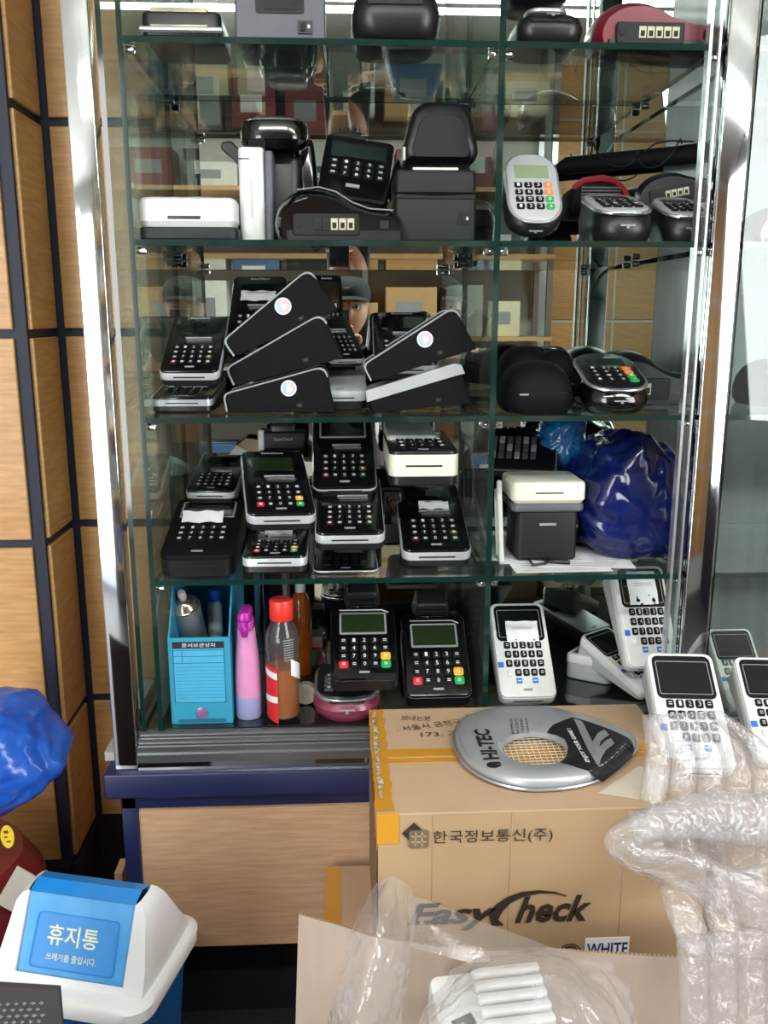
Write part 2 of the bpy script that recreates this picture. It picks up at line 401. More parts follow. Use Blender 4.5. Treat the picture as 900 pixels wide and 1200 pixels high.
# base unit
b_ = thing('base_counter', 'navy painted steel base with beech laminate panels under the showcase', 'counter')
g = G(); rbox(g, 1.68, .40, .041, .004, .003, c=(.475, .176, .4925)); g.obj('top_slab', NAVY, b_)
for x in (-.332, .052, .46, .87, 1.27):
    g = G(); rbox(g, .024, .022, .47, .002, .0015, c=(x, .0, .0215)); g.obj('leg', NAVY, b_)
G().box(-.344, 1.28, -.011, .011, .470, .4924).obj('top_rail', NAVY, b_)
for a, b in ((-.3195, .0395), (.0645, .4475), (.4725, .8575), (.8825, 1.2575)):
    g = G(); g.box(a, b, -.004, .006, .216, .4695); g.obj('wood_panel', WOODB, b_, smooth=0)
G().box(-.3195, 1.26, .1, .11, 0.001, .30).obj('recess_board', mat('dark_navy_board', '11131f', .7), b_)
G().box(-.343, -.331, .012, .34, .05, .49).obj('side_panel', WOODB, b_)
tag(G().box(-.372, -.352, .02, .30, .5345, .549).obj('glass_strip', WGR), 'pale strip of glass lying at the left end of the navy counter', 'glass strip')
tag(G().box(-.374, -.362, .03, .07, 0, .33).obj('wooden_batten', WOODB), 'short wooden batten standing at the left foot of the navy base', 'batten')
# ================================================================ payment terminals
KM = {}
def key_mesh(w, h, t=.0022):
    k = (round(w, 5), round(h, 5), t)
    if k not in KM:
        g = G(); e = min(w, h)*.12
        g.loft([[(x, y, z) for x, y in rr(w-2*i, h-2*i, min(w, h)*.22, 2)] for i, z in ((0, -.001), (0, t*.7), (e, t))])
        o = g.obj('key', KEYB, smooth=50); KM[k] = o.data; bpy.data.objects.remove(o)
    return KM[k]
def keyobj(parent, M, w, h, m, label=None, t=.0022):
    o = bpy.data.objects.new('key', key_mesh(w, h, t)); COL.objects.link(o); o.parent = parent
    o.location = M.translation; o.rotation_euler = M.to_euler()
    o.material_slots[0].link = 'OBJECT'; o.material_slots[0].material = m
    if label: o['label'] = label
    return o
def wedge(g, W, L, h0, h1, r, zlo, zhi, e0=0., e1=0., n=5, inset=0., bulge=0., K=2):
    """slab between two slanting planes measured down from the top plane; zlo=None is the flat bottom"""
    T = lambda y: h0+(h1-h0)*(y/L+.5)
    def ring(i, off):
        return [(x, y, (T(y)-off) if off is not None else 0) for x, y in rr(W-2*(i+inset), L-2*(i+inset), max(r-i-inset, .0008), n)]
    R = []
    if zlo is None:
        R = [[(x, y, e0) for x, y in rr(W-2*inset, L-2*inset, r, n)]]
        R = [[(x, y, 0) for x, y in rr(W-2*(inset+e0*.8), L-2*(inset+e0*.8), r, n)]]+R
        if bulge:
            for t in (.3, .6, .85):
                R.append([(x, y, e0+(T(y)-zhi-e0)*t) for x, y in rr(W-2*inset+2*bulge*math.sin(PI*t), L-2*inset+2*bulge*math.sin(PI*t), r, n)])
    else: R = [ring(e0, zlo), ring(0, zlo-e0)]
    if e1: R += [ring(0, zhi+e1), ring(e1*.3, zhi+e1*.3), ring(e1, zhi)]
    else: R += [ring(0, zhi)]
    g.loft(R); return g
LEG = [list('*123<'), list('#456='), list('+789-'), list('%.0.:')]
def terminal(name, label, W=.086, L=.17, h0=.022, h1=.05, r=.012, base=BLK, band=SIL, face=FACE, bt=.008, ft=.004, ov=.001, bulge=0.,
             screen=None, keys=None, logo='EasyCheck', slot=True, slit=True, extra=None, group=None, paper=None, cat='card terminal', lightkeys=False, keyt=.0022, mouth=None, badge=True, legend=True):
    t = thing(name, label, cat, group)
    wedge(G(), W-2*ov, L-2*ov, h0, h1, r, None, bt+ft, e0=.002, bulge=bulge).obj('body', base, t) if False else None
    g = G(); wedge(g, W-2*ov, L-2*ov, h0, h1, r, None, bt+ft-.0004, e0=.002, bulge=bulge); g.obj('body', base, t)
    if bt:
        g = G(); wedge(g, W, L, h0, h1, r, bt+ft, ft-.0004, e0=.001, e1=.001); g.obj('bezel', band, t)
    g = G(); wedge(g, W-2*ov, L-2*ov, h0, h1, r-ov, ft, 0, e1=.002); g.obj('faceplate', face, t)
    a = math.atan2(h1-h0, L); Lf = math.hypot(L, h1-h0)
    F = Matrix.Translation((0, 0, (h0+h1)/2)) @ Matrix.Rotation(a, 4, 'X')
    def Fm(u, v, z=.0003): return F @ Matrix.Translation((u*W, v*Lf, z))
    if screen:
        cu, cv, sw, sh, sm, fm = screen
        if fm:
            g = G(); g.loft([[(x, y, z) for x, y in rr(sw*W+2*d, sh*Lf+2*d, .002, 2)] for d, z in ((.003, 0), (.0025, .0012), (0, .0008))], M=Fm(cu, cv, 0)); o = g.obj('screen_frame', fm, t)
        g = G(); g.loft([[(x, y, z) for x, y in rr(sw*W, sh*Lf, .001, 2)] for z in (0, .0013 if fm else .0006)], M=Fm(cu, cv, 0)); g.obj('screen', sm, t)
    if slot:
        sv = slot if not isinstance(slot, bool) else .02
        g = G(); g.loft([[(x, y, z) for x, y in rr(.46*W, .0025, .001, 2)] for z in (0, .0012)], M=Fm(.05, sv+.012)); g.obj('paper_slot', SIL, t)
        g = G(); g.add([(-.2*W, -.003, 0), (.24*W, -.003, 0), (.2*W, .003, 0), (-.12*W, .003, 0), (-.2*W, -.003, .0015), (.24*W, -.003, .0015), (.2*W, .003, .0015), (-.12*W, .003, .0015)],
                        [(0, 3, 2, 1), (4, 5, 6, 7), (0, 1, 5, 4), (1, 2, 6, 5), (2, 3, 7, 6), (3, 0, 4, 7)], M=Fm(.05, sv-.02)); g.obj('tear_bar', SILM, t)
    if keys:
        u0, u1, v0, v1, nc, nr, km, special = keys
        dw = (u1-u0)*W/nc; dh = (v1-v0)*Lf/nr; kw = dw*.78; kh = dh*.74; lg = G(); LM = INKG if not lightkeys else INK
        for j in range(nr):
            for i in range(nc):
                sp = special.get((i, j)); 
                if sp == 'skip': continue
                u = u0+(i+.5)/nc*(u1-u0); v = v1-(j+.5)/nr*(v1-v0); m_ = km; ww, hh = kw, kh
                if isinstance(sp, tuple): m_ = sp[0]; ww *= sp[1]; hh *= sp[2]
                elif sp: m_ = sp
                nmk = {RED: 'red cancel key', YEL: 'amber correction key', GRN: 'green enter key', ORG: 'orange key'}.get(m_)
                keyobj(t, Fm(u, v, 0), ww, hh, m_, nmk, t=keyt)
                if legend:
                    ch = LEG[j % 4][i % 5] if nc == 5 else '123456789*0#'[(j*nc+i) % 12]
                    if ch in '0123456789' : put_text(lg, ch, 0, 0, kw*.34, kh*.62, keyt+.0005, M=Fm(u, v, 0))
                    else:
                        for q in (-.12, .14): lg.box(-kw*.22, kw*.22, kh*(q-.045), kh*(q+.045), keyt, keyt+.0005, M=Fm(u, v, 0))
        if legend and lg.v: lg.obj('key_legend', INK, t, smooth=0, flip=False)
    if logo:
        g = G(); put_text(g, logo, 0, .445*Lf, .36*W, .030*Lf*1.0, .0006, M=F, shear=.3, bold=.02); g.obj('logo', INK if face is not WHT else INKG, t, smooth=0, flip=False)
    if badge:
        g = G(); g.loft([[(x, y, z) for x, y in rr(.16*W, .0035, .001, 1)] for z in (0, .0006)], M=Fm(0, -.425)); g.obj('badge', INKG, t)
    if slit:
        zc = (h0-ft-bt*.5) if bt else h0*.55
        g = G(); g.box(-.26*W, .26*W, -L/2-.0006, -L/2+.004, zc-.0009, zc+.0009); g.obj('card_slot', HOLE, t)
    if mouth:
        g = G(); prism(g, rpoly([(-.3*W, 0), (.3*W, 0), (.24*W, mouth), (-.24*W, mouth)], .006), -.018, .018, e=.003, M=Matrix.Translation((0, L/2+.012, h1-.014)))
        g.obj('printer_hood', CHAR2, t)
        g = G(); g.box(-.19*W, .19*W, -.0205, -.017, mouth*.2, mouth*.75, M=Matrix.Translation((0, L/2+.012, h1-.014))); g.obj('hood_window', SCR, t)
    if paper:
        cu, cv, pw, ph, lift = paper
        g = G(); n = 7; vs = []; fs = []
        for j in range(n+1):
            for i in range(n+1):
                x = (i/n-.5)*pw; y = (j/n)*ph; z = .0016+lift*(j/n)**1.3+.0012*math.sin(i*1.7+j)
                vs.append((x, y, z))
        for j in range(n):
            for i in range(n): q = j*(n+1)+i; fs.append((q, q+1, q+n+2, q+n+1))
        g.add(vs, fs, Fm(cu, cv, 0)); g.obj('receipt_paper', PAPER, t, flip=False)
        if lift < .008:
            g = G()
            for q in (.55, .62): g.box(-pw*.35, pw*.3, ph*q, ph*q+.0006, .005+lift, .0052+lift, M=Fm(cu, cv, 0))
            g.obj('printed_lines', INKG, t)
    if extra: extra(t, Fm, W, Lf)
    return t
K_B = (-.36, .36, -.40, -.06, 5, 4, KEYB, {(0, 3): RED, (4, 2): YEL, (4, 3): GRN})     # bright coloured
K_D = (-.36, .36, -.38, -.05, 5, 4, KEYB, {(4, 2): mat('dim_amber_key', '453715', .4), (4, 3): mat('dim_green_key', '0e3020', .4), (0, 3): mat('dim_red_key', '401218', .4)})
K_W = (-.34, .36, -.30, .08, 5, 4, KEYB, {(0, 3): WHT})
def silver_terminal(label, keys=K_D, name='card_terminal', **k):
    a = dict(W=.088, L=.165, h0=.024, h1=.046, keyt=.0007, bt=.011, screen=(-.02, .27, .62, .2, SCR, None), keys=keys, slot=.05, group='silver edged card terminals'); a.update(k)
    return terminal(name, label, **a)
def wextra(t, Fm, W, Lf):
    g = G(); g.loft([[(x, y, z) for x, y in rr(.86*W, .385*Lf, .008, 4)] for z in (0, .001)], M=Fm(0, .27, 0)); g.obj('screen_surround', FACE, t)
    for u, v in ((-.42, -.17), (-.13, -.335), (.15, -.335)):
        g = G(); g.box(-.0045, .0045, -.0045, .0045, 0, .0008, M=Fm(u, v)); g.obj('blue_sticker', BLU, t)
    g = G()
    for u in (-.13, .15): g.box(-.003, .003, -.001, .001, .0008, .0011, M=Fm(u, -.335))
    g.obj('sticker_print', INK, t)
    # chrome side line
    g = G(); wedge(g, W+.0012, Lf-.02, .02, .046, .012, .0045, .003); 
def white_terminal(label, extra=wextra, **k):
    a = dict(W=.090, L=.165, h0=.024, h1=.050, r=.012, base=WGR, band=WHT, face=WHT, bt=.014, screen=(0, .265, .72, .27, SCR, mat('grey_screen_line', '7c8084', .4)), keys=K_W, slot=False,
             lightkeys=True, group='white card terminals', badge=True); a.update(k)
    return terminal('white_card_terminal', label, extra=extra, **a)
def round_terminal(label, facem=SIL, base=BLK, scr=LCDL, km=KEYB, sp={(3, 0): ORG, (3, 1): ORG, (3, 2): GRN, (3, 3): GRN}, name='rounded_card_terminal', **k):
    a = dict(W=.1, L=.15, h0=.04, h1=.075, r=.042, bulge=.006, base=base, band=SILM, face=facem, bt=.004, ft=.003, ov=.004,
             screen=(0, .24, .62, .24, scr, None), keys=(-.36, .36, -.34, .07, 4, 4, km, sp), slot=False, logo=None, badge=False, group='rounded card terminals', legend=True); a.update(k)
    t = terminal(name, label, **a)
    W, L, h0 = a['W'], a['L'], a['h0']
    g = G(); g.box(-.012, .012, -L/2-.003, -L/2+.01, h0*.5, h0*.5+.002); g.box(-.002, .002, -L/2-.003, -L/2+.01, h0*.5-.003, h0*.5); g.obj('nose_mark', INKG, t)
    return t
PROF = [(-.085, 0), (-.092, .02), (-.085, .045), (-.062, .062), (-.03, .066), (-.005, .06), (.02, .046), (.045, .038), (.08, .036), (.09, .026), (.092, 0)]
def ported(label, m=GLS, base=BLK, nport=3, ndark=2, prof=PROF, panel=True, depth=.09, flipx=1, group='terminals turned to show their sockets', name='card_terminal', line=False):
    """rounded terminal lying sideways with its socket panel to the front"""
    t = thing(name, label, 'card terminal', group)
    pts = rpoly([(x*flipx, z) for x, z in prof], [0, .01]+[.02]*(len(prof)-4)+[.008, 0], 3)
    up = [(x, z) for x, z in pts]
    g = G(); R = []
    for k in range(9):
        q = -1+k/4; s_ = (1-abs(q)**3.2)**.35 if abs(q) < 1 else .0
        s_ = max(s_, .62); R.append([(x*(.72+.28*s_), q*depth/2, .006+(z-.006)*(.45+.55*s_) if z > .006 else z) for x, z in up])
    g.loft(R); g.obj('shell', m, t, smooth=50)
    if line:
        g = G(); g.tube([(x*.93, -depth*.40, z*.93+.004) for x, z in [(a*flipx, b) for a, b in prof[3:9]]], .0011, 6); g.obj('trim_line', SILM, t)
    g = G(); prism(g, rpoly([(-.074, 0), (.086, 0), (.086, .012), (-.074, .012)], .003), -depth/2-.003, depth/2-.01, e=.002); g.obj('foot', base, t)
    if panel:
        fx = -.018*flipx
        g = G(); prism(g, rpoly([(fx-.046, .006), (fx+.046, .006), (fx+.046, .032), (fx-.046, .032)], .004), -depth/2-.006, -depth/2+.006, e=.0015); g.obj('socket_panel', CHAR2, t)
        x = fx-.038
        g = G(); g.lathe([(.0045, 0), (.0045, .002)], 10, M=Matrix.Translation((x, -depth/2-.0055, .019)) @ Matrix.Rotation(PI/2, 4, 'X')); g.obj('power_socket', HOLE, t)
        for i in range(ndark+nport):
            x = fx-.016+i*.0112*(1 if nport+ndark <= 5 else .85); m_ = BLK if i < ndark else PORT
            g = G(); g.box(x, x+.0095, -depth/2-.0075, -depth/2-.005, .012, .026); s = g.obj('socket', m_, t)
            G().box(x+.002, x+.0075, -depth/2-.0079, -depth/2-.0074, .014, .021).obj('socket_hole', HOLE, s)
        G().box(.062*flipx-.006, .062*flipx+.006, -depth/2-.0045, -depth/2, .014, .024).obj('side_socket', HOLE, t)
    return t
def side_wedge(label, sticker=True, L=.15, h0=.026, h1=.062, W=.08, band=SIL, bw=.0022, rim=True, wide=0.):
    """wedge terminal seen from its plain side"""
    t = thing('card_terminal', label, 'card terminal', 'terminals stacked sideways on')
    raw = [(-L/2, 0), (-L/2, h0), (L/2-.016, h1), (L/2, 0)]
    def out(i): i = i; return rpoly([(-L/2+.004+i, i*.6), (-L/2+i, h0-i*.6), (L/2-.014-i*.6, h1-i), (L/2-i, i*.6)], [.004, .008, .014, .002], 4)
    g = G(); prism(g, out(.0018), -W/2, W/2, e=.002); g.obj('body', BLKM, t)
    # rim strip running along the sloping top
    o = out(0); n = len(o); seg = [p for p in o[3:-5]]
    g = G(); inn = [p for p in out(bw if not wide else wide)[3:-5]]
    for a, b in () if wide else ((-W/2-.0006, -W/2+.010), (W/2-.010, W/2+.0006)):
        g = G(); g.loft([[(x, a, z) for x, z in seg+inn[::-1]], [(x, b, z) for x, z in seg+inn[::-1]]]); g.obj('rim', INKG if not wide else band, t)
    if wide:
        seg = [(-L/2, h0-.001), (L/2-.022, h1+.001), (L/2-.012, h1-.002)]; inn = [(-L/2, h0-.001-wide), (L/2-.020, h1-wide), (L/2-.008, h1-wide*.9)]
        g = G(); g.loft([[(x, -W/2-.0008, z) for x, z in seg+inn[::-1]], [(x, W/2+.0008, z) for x, z in seg+inn[::-1]]]); g.obj('silver_band', band, t)
    if sticker:
        c = (.012, .040); Mx = Matrix.Translation((c[0], -W/2-.0004, c[1]*.82)) @ Matrix.Rotation(PI/2, 4, 'X')
        s = G().lathe([(.0105, 0), (.0105, .0006)], 24, M=Mx).obj('round_sticker', INK, t)
        for nm, (r1, r0), m_ in (('sticker_ring', (.0085, .0055), mat('rainbow_print', 'd7a6c8', .4, col2='8fc7d8', nscale=120)), ('sticker_ring', (.0048, .0032), mat('blue_violet_print', '8fa6d8', .4, col2='d8cf8f', nscale=160))):
            g = G(); n = 24; vs = [(r*math.cos(2*PI*j/n), r*math.sin(2*PI*j/n), .0009) for r in (r1, r0) for j in range(n)]
            g.add(vs, [(j, (j+1) % n, n+(j+1) % n, n+j) for j in range(n)], Mx); g.obj(nm, m_, s, flip=False)
    g = G(); g.box(.022, .030, -W/2-.0006, -W/2, .008, .013); g.obj('screw_recess', HOLE, t)
    G().box(.025, .027, -W/2-.0012, -W/2-.0004, .0095, .0115).obj('screw', DGREY, t)
    return t
# ================================================================ shelf A, top
def pr(n): return n
def stylus_pad(label):
    t = thing('signature_pad', label, 'signature pad')
    g = G(); rbox(g, .11, .13, .03, .012, .004); g.obj('body', BLK, t)
    g = G(); rbox(g, .116, .02, .006, .003, .002, c=(0, -.062, .006)); g.obj('front_lip', SILM, t)
    g = G(); g.add([(-.042, -.0655, .012), (.036, -.0655, .012), (.036, -.062, .034), (-.042, -.062, .034)], [(0, 1, 2, 3)]); g.add([(-.042, -.062, .034), (.036, -.062, .034), (.036, .03, .035), (-.042, .03, .035)], [(0, 1, 2, 3)])
    g.obj('screen', mat('glossy_reflective_screen', '6f7a72', .05, metal=.6, coat=1, col2='c9c09a', nscale=14), t, flip=False)
    return t
fit(stylus_pad('black signature pad with silver front lip at the left end of the top shelf'), 162, 271, z=SH[0], Y=.075, y0=8, free='sz')
def receipt_printer(label, W=.14, D=.13, H=.12, m=CHAR, two=True, cat='receipt printer', switch=(.042, .03)):
    t = thing('receipt_printer', label, cat)
    g = G(); rbox(g, W, D, H*.62, .006, .003); g.obj('body', m, t)
    g = G(); rbox(g, W*.995, D*.99, H*.37, .008, .006, c=(0, 0, H*.63)); g.obj('lid', m, t)
    g = G(); prism(g, rpoly([(-W*.48, H*.60), (W*.48, H*.60), (W*.48, H*.66), (0, H*.635), (-W*.48, H*.66)], .002), -D/2-.0015, -D/2+.01); g.obj('front_seam', CHAR2, t)
    g = G(); rbox(g, W*.56, .006, .004, .002, .001, c=(0, -D*.40, H*.998)); g.obj('tear_slot', CRM, t)
    g = G(); g.box(switch[0]-.009, switch[0]+.009, -D/2-.0012, -D/2+.002, switch[1]-.006, switch[1]+.012); s = g.obj('switch_plate', BLK, t)
    g = G(); g.box(switch[0]-.004, switch[0]+.002, -D/2-.003, -D/2, switch[1]-.002, switch[1]+.008); g.obj('power_switch', HOLE, s)
    G().box(switch[0]+.003, switch[0]+.006, -D/2-.0016, -D/2, switch[1], switch[1]+.004).obj('switch_mark', INK, s)
    return t
def pr1():
    t = thing('receipt_printer', 'slate grey printer with recessed front and small power switch on the top shelf', 'receipt printer')
    g = G(); rbox(g, .112, .12, .12, .004, .003); g.obj('body', DGREY, t)
    g = G(); prism(g, rpoly([(-.03, .030), (.03, .030), (.03, .11), (-.03, .11)], .004), -.0615, -.058); g.obj('front_recess', CHAR, t)
    g = G(); prism(g, rpoly([(-.02, .034), (.026, .034), (.026, .10), (-.02, .10)], .003), -.0625, -.0600); g.obj('inner_bay', CHAR2, t)
    g = G(); g.box(.022, .040, -.0625, -.058, .007, .022); s = g.obj('switch_plate', BLK, t)
    G().box(.025, .031, -.0645, -.060, .010, .019).obj('power_switch', HOLE, s); G().box(.034, .037, -.063, -.060, .013, .017).obj('switch_mark', INK, s)
    return t
fit(pr1(), 272, 383, z=SH[0], Y=.075)
def black_capsule(label, W=.105, H=.06, D=.12, panel=True, antenna=False, cable=False, lid=SILM, ribs=0):
    t = thing('card_terminal', label, 'card terminal', 'black terminals facing backwards')
    g = G(); R = []
    for z, i in ((0, .006), (.006, 0), (H*.5, -.003), (H*.8, .001), (H*.92, .008), (H, .02)):
        R.append([(x, y, z) for x, y in rr(W-2*i, D-2*i, W*.26, 6)])
    g.loft(R); g.obj('shell', BLK, t, smooth=50)
    g = G(); rbox(g, W*.66, D*.7, .007, .02, .002, c=(-.004, -.008, H-.001)); g.obj('silver_rim', lid, t)
    g = G(); rbox(g, W*.56, D*.6, .003, .016, .001, c=(-.004, -.008, H+.005)); g.obj('top_plate', GLS, t)
    g = G(); g.box(-.34*W, .3*W, -D/2-.0035, -D/2+.002, H*.62, H*.70); g.obj('chrome_strip', mat('dark_chrome', '3c3e42', .15, metal=.8), t)
    g = G(); g.box(-.010, .010, -D/2-.0042, -D/2, H*.84, H*.86); g.box(-.002, .002, -D/2-.0042, -D/2, H*.79, H*.85); g.obj('front_mark', INKG, t)
    for k in range(ribs):
        g = G(); rbox(g, W*.8, .006, .012, .002, .001, c=(0, -D*.3+k*.013, H+.004)); g.obj('rib', BLKM, t)
    if cable:
        g = G(); g.tube([(-.03, .02, H), (-.033, .03, H+.05), (-.02, .035, H+.12)], .002, 6); g.obj('cable', BLK, t)
        g = G(); g.tube([(-.012, .03, H), (-.012, .03, H+.08)], .004, 8); g.obj('antenna', BLK, t)
    return t
fit(black_capsule('black rounded terminal with antenna and cable near the centre of the top shelf', cable=True), 411, 516, z=SH[0], Y=.06)
c1 = fit(black_capsule('black terminal with pale silver rim at the left of the top right shelf', W=.095, H=.045), 593, 683, z=SH[0], Y=.06)
bpy.context.view_layer.update()
t = black_capsule('ribbed black terminal stacked on another at the left of the top right shelf', W=.09, H=.035, D=.1, panel=False, ribs=5, lid=BLKM)
t.location = c1.location+Vector((-.012, .015, .058)); t.scale = c1.scale
fit(ported('large maroon terminal with a row of five cream sockets on top right shelf', m=MAR, nport=5, ndark=0, name='maroon_terminal', group='terminals turned to show their sockets'), 683, 850, z=SH[0], Y=.075)
# ================================================================ shelf B
def pinpad_flat(label):
    t = thing('card_terminal', label, 'card terminal')
    g = G(); rbox(g, .135, .11, .012, .012, .002); g.obj('base', CHAR, t)
    g = G(); rbox(g, .132, .108, .026, .014, .005, c=(-.001, 0, .0125)); g.obj('shell', WHT, t)
    g = G(); rbox(g, .085, .07, .001, .004, .0003, c=(-.012, -.008, .0386)); g.obj('label_plate', mat('dark_printed_plate', '2c332e', .3, col2='7a8a76', nscale=60), t)
    for k, (x, m_) in enumerate(((-.045, RED), (.012, GRN))):
        g = G(); rbox(g, .018, .03, .0012, .002, .0004, c=(x, -.02, .0393)); g.obj('colour_patch', m_, t)
    g = G(); rbox(g, .045, .003, .003, .001, .0005, c=(-.005, -.053, .019)); g.obj('front_slit', BLK, t)
    return t
fit(pinpad_flat('flat white card reader with coloured top plate at left of the second shelf'), 163, 288, z=SH[1], Y=.08, y0=230, free='sz')
def scanner(label):
    t = thing('cheque_scanner', label, 'scanner')
    g = G(); rbox(g, .036, .05, .108, .008, .003, c=(-.028, -.045, 0)); g.obj('front_block', WHT, t)
    g = G(); g.box(-.0295, -.0265, -.0706, -.069, .028, .072); g.obj('front_slot', WGR, t)
    g = G(); g.box(-.046, -.030, -.0704, -.069, .094, .0952); g.obj('seam', HOLE, t)
    g = G(); rbox(g, .012, .05, .104, .004, .002, c=(-.0035, -.044, 0)); g.obj('side_strip', DGREY, t)
    g = G(); rbox(g, .088, .09, .105, .02, .006, c=(.0, .024, 0)); g.obj('body', BLK, t)
    g = G(); rbox(g, .098, .12, .034, .032, .010, c=(.004, -.002, .1085)); g.obj('top_cap', GLS, t)
    g = G(); rbox(g, .07, .08, .006, .03, .002, c=(.004, -.002, .1405)); g.obj('top_plate', BLK, t)
    g = G(); prism(g, rpoly([(-.046, .092), (-.075, .112), (-.075, .120), (-.06, .122), (-.046, .11)], .004), -.02, .04, e=.002); g.obj('paper_tray', BLK, t)
    g = G(); rbox(g, .03, .06, .12, .01, .006, c=(.058, .02, .0), M=Matrix.Rotation(-.12, 4, 'Y')); g.obj('side_door', GLS, t)
    return t
fit(scanner('tall black scanner with a white front block at left of the second shelf'), 259, 380, z=SH[1], Y=.13, y0=136, free='sz')
fit(ported('glossy black terminal with dark and cream sockets in the middle of the second shelf', line=True, depth=.07), 322, 474, z=SH[1], Y=.045, y0=218, free='sz')
def phone_pad(label):
    return terminal('desk_pinpad', label, W=.095, L=.12, h0=.014, h1=.03, r=.01, bt=0, ft=.004, screen=(0, .27, .78, .22, SCG, None), keys=(-.40, .42, -.18, .10, 5, 3, KEYB, {}), slot=False, logo=None, slit=True, badge=False,
        extra=lambda t, Fm, W, Lf: G().box(-.009, .009, -.003, .003, 0, .0008, M=Fm(-.02, -.30)).obj('name_plate', INKG, t), cat='pin pad')
fit(phone_pad('black desk pin pad propped upright behind the socketed terminal, keys facing out'), 371, 462, 158, 248, Y=.115, rot=(.9, .14, -.02), free='tilt', tilt0=.7)
pB = fit(receipt_printer('dark grey receipt printer with a cream tear slot on the second shelf', W=.12, D=.11, H=.098, m=CHAR2), 458, 558, z=SH[1], Y=.085, y0=196, free='sz')
def arch_dev(label):
    t = thing('card_terminal', label, 'card terminal')
    g = G(); pts = rpoly([(-.045, 0), (-.05, .012), (-.036, .062), (-.02, .072), (.022, .072), (.038, .062), (.05, .012), (.045, 0)], [.003, .01, .02, .02, .02, .02, .01, .003], 4)
    prism(g, pts, -.04, .04, e=.008); g.obj('shell', BLK, t, smooth=50)
    pi = [(x*.76, .004+z*.72) for x, z in pts]
    g = G(); prism(g, pi, -.0412, -.036, e=.001); g.obj('front_hollow', HOLE, t)
    g = G(); g.box(-.049, -.046, -.041, .0, .0, .016); g.obj('side_chip', WGR, t)
    return t
fit(arch_dev('black arched terminal resting on top of the receipt printer, second shelf'), 468, 560, 132, 199, Y=.10)
fit(round_terminal('silver faced rounded terminal with pale screen beside the glass divider, second shelf'), 585, 659, 192, 279, Y=.06, z=None, rot=(.75, 0, .03))
fit(round_terminal('low silver faced rounded terminal in the middle of the second right shelf', scr=SCG, sp={}), 678, 764, z=SH[1], Y=.09, y0=227, free='sz')
fit(round_terminal('low silver faced rounded terminal nearest the right post, second shelf', scr=SCG, sp={}), 760, 832, z=SH[1], Y=.10, y0=231, free='sz')
def ribbed_red(label):
    t = thing('card_terminal', label, 'card terminal')
    g = G(); pts = rpoly([(-.055, 0), (-.05, .045), (-.03, .06), (.02, .062), (.045, .045), (.06, .02), (.058, 0)], .015, 4); prism(g, pts, -.035, .045, e=.006); g.obj('shell', BLKM, t, smooth=50)
    g = G(); g.tube([(-.046, -.03, .048), (-.03, -.034, .060), (0, -.036, .064), (.025, -.034, .060), (.042, -.03, .046), (.055, -.03, .022)], .006, 8); g.obj('red_rim', REDP, t)
    for k in range(8):
        g = G(); rbox(g, .07, .003, .004, .001, .0005, c=(0, -.0365, .010+k*.0052)); g.obj('rib', BLK, t)
    return t
fit(ribbed_red('ribbed black terminal with a red rim behind the low silver faced one'), 655, 742, 183, 260, Y=.19)
t = thing('long_scanner', 'long black wand scanner lying across the back of the second right shelf', 'scanner')
g = G(); g.tube([(-.17, 0, 0), (-.15, 0, .006), (-.05, 0, .016), (.06, 0, .026), (.15, 0, .036), (.17, 0, .036)], [.008, .017, .018, .018, .02, .008], 12); g.obj('barrel', BLKM, t)
g = G(); g.tube([(.0, -.02, .03), (.02, -.022, .045), (.05, -.02, .052), (.1, -.02, .05)], .0018, 6); g.obj('cable', BLK, t)
fit(t, 650, 850, 158, 205, Y=.275)
t = ported('black terminal on its side with pale sockets at right of the second shelf', m=BLK, nport=4, ndark=0); fit(t, 742, 858, 175, 252, Y=.225, rot=(0, -.18, -.25))
t = thing('cable', 'thin black cable looped over the wand scanner, second right shelf', 'cable')
g = G(); pts = []
for i in range(40):
    a = i*.38; pts.append((-.09+i*.0046+.012*math.cos(a), .012*math.sin(a*.7), .02*math.sin(a)+.012*math.sin(i*.23)))
g.tube(pts, .0016, 6); g.obj('loop', BLK, t); fit(t, 690, 800, 155, 198, Y=.235)
# ================================================================ shelf C
b1 = fit(silver_terminal('silver banded terminal lying flat under another at left of the third shelf', legend=False), 178, 265, z=SH[2], y1=483, y0=441, free='sz')
fit(silver_terminal('silver edged terminal stacked on another at the left end of the third shelf', slot=.06), 187, 269, 371, 452, Y=.083, free='tilt')
fit(silver_terminal('upright terminal with a paper strip on its screen behind the sideways stack', paper=(0, .12, .055, .02, .003)), 264, 338, 324, 420, Y=.17, rot=(.5, .0, -.03), free='tilt', tilt0=.4)
fit(side_wedge('top terminal of the sideways stack of three, round rainbow sticker, steeply tilted'), 263, 396, Y=.10, y1=418, rot=(0, -.42, 0), y0=None)
fit(side_wedge('middle terminal of the sideways stack of three, no sticker', sticker=False), 266, 402, Y=.10, y1=452, rot=(0, -.25, 0))
fit(side_wedge('bottom terminal of the sideways stack of three, with rainbow sticker'), 262, 393, z=SH[2], Y=.10, rot=(0, -.0, 0), y0=427, free='sz')
fit(silver_terminal('dark terminal standing on end just right of the sideways stack of three', screen=(0, .2, .7, .4, SCR, None)), 356, 404, 322, 402, Y=.2, rot=(.6, 0, 0.5), s=.62, free='tilt', tilt0=.8)
fit(silver_terminal('second dark terminal standing on end beside the reflected photographer', screen=(0, .2, .7, .4, SCR, None)), 366, 420, 362, 430, Y=.17, rot=(.6, 0, 0.4), s=.7, free='tilt', tilt0=.6)
fit(terminal('card_terminal', 'silver grey terminal lying low between the two sideways stacks', W=.085, L=.15, h0=.03, h1=.045, base=BLK, band=SIL, face=WGR, bt=.012, screen=(0, .3, .6, .2, SCG, None), keys=None, slot=False, logo=None), 372, 426, z=SH[2], Y=.16, s=.95, y0=424, free='tilt')
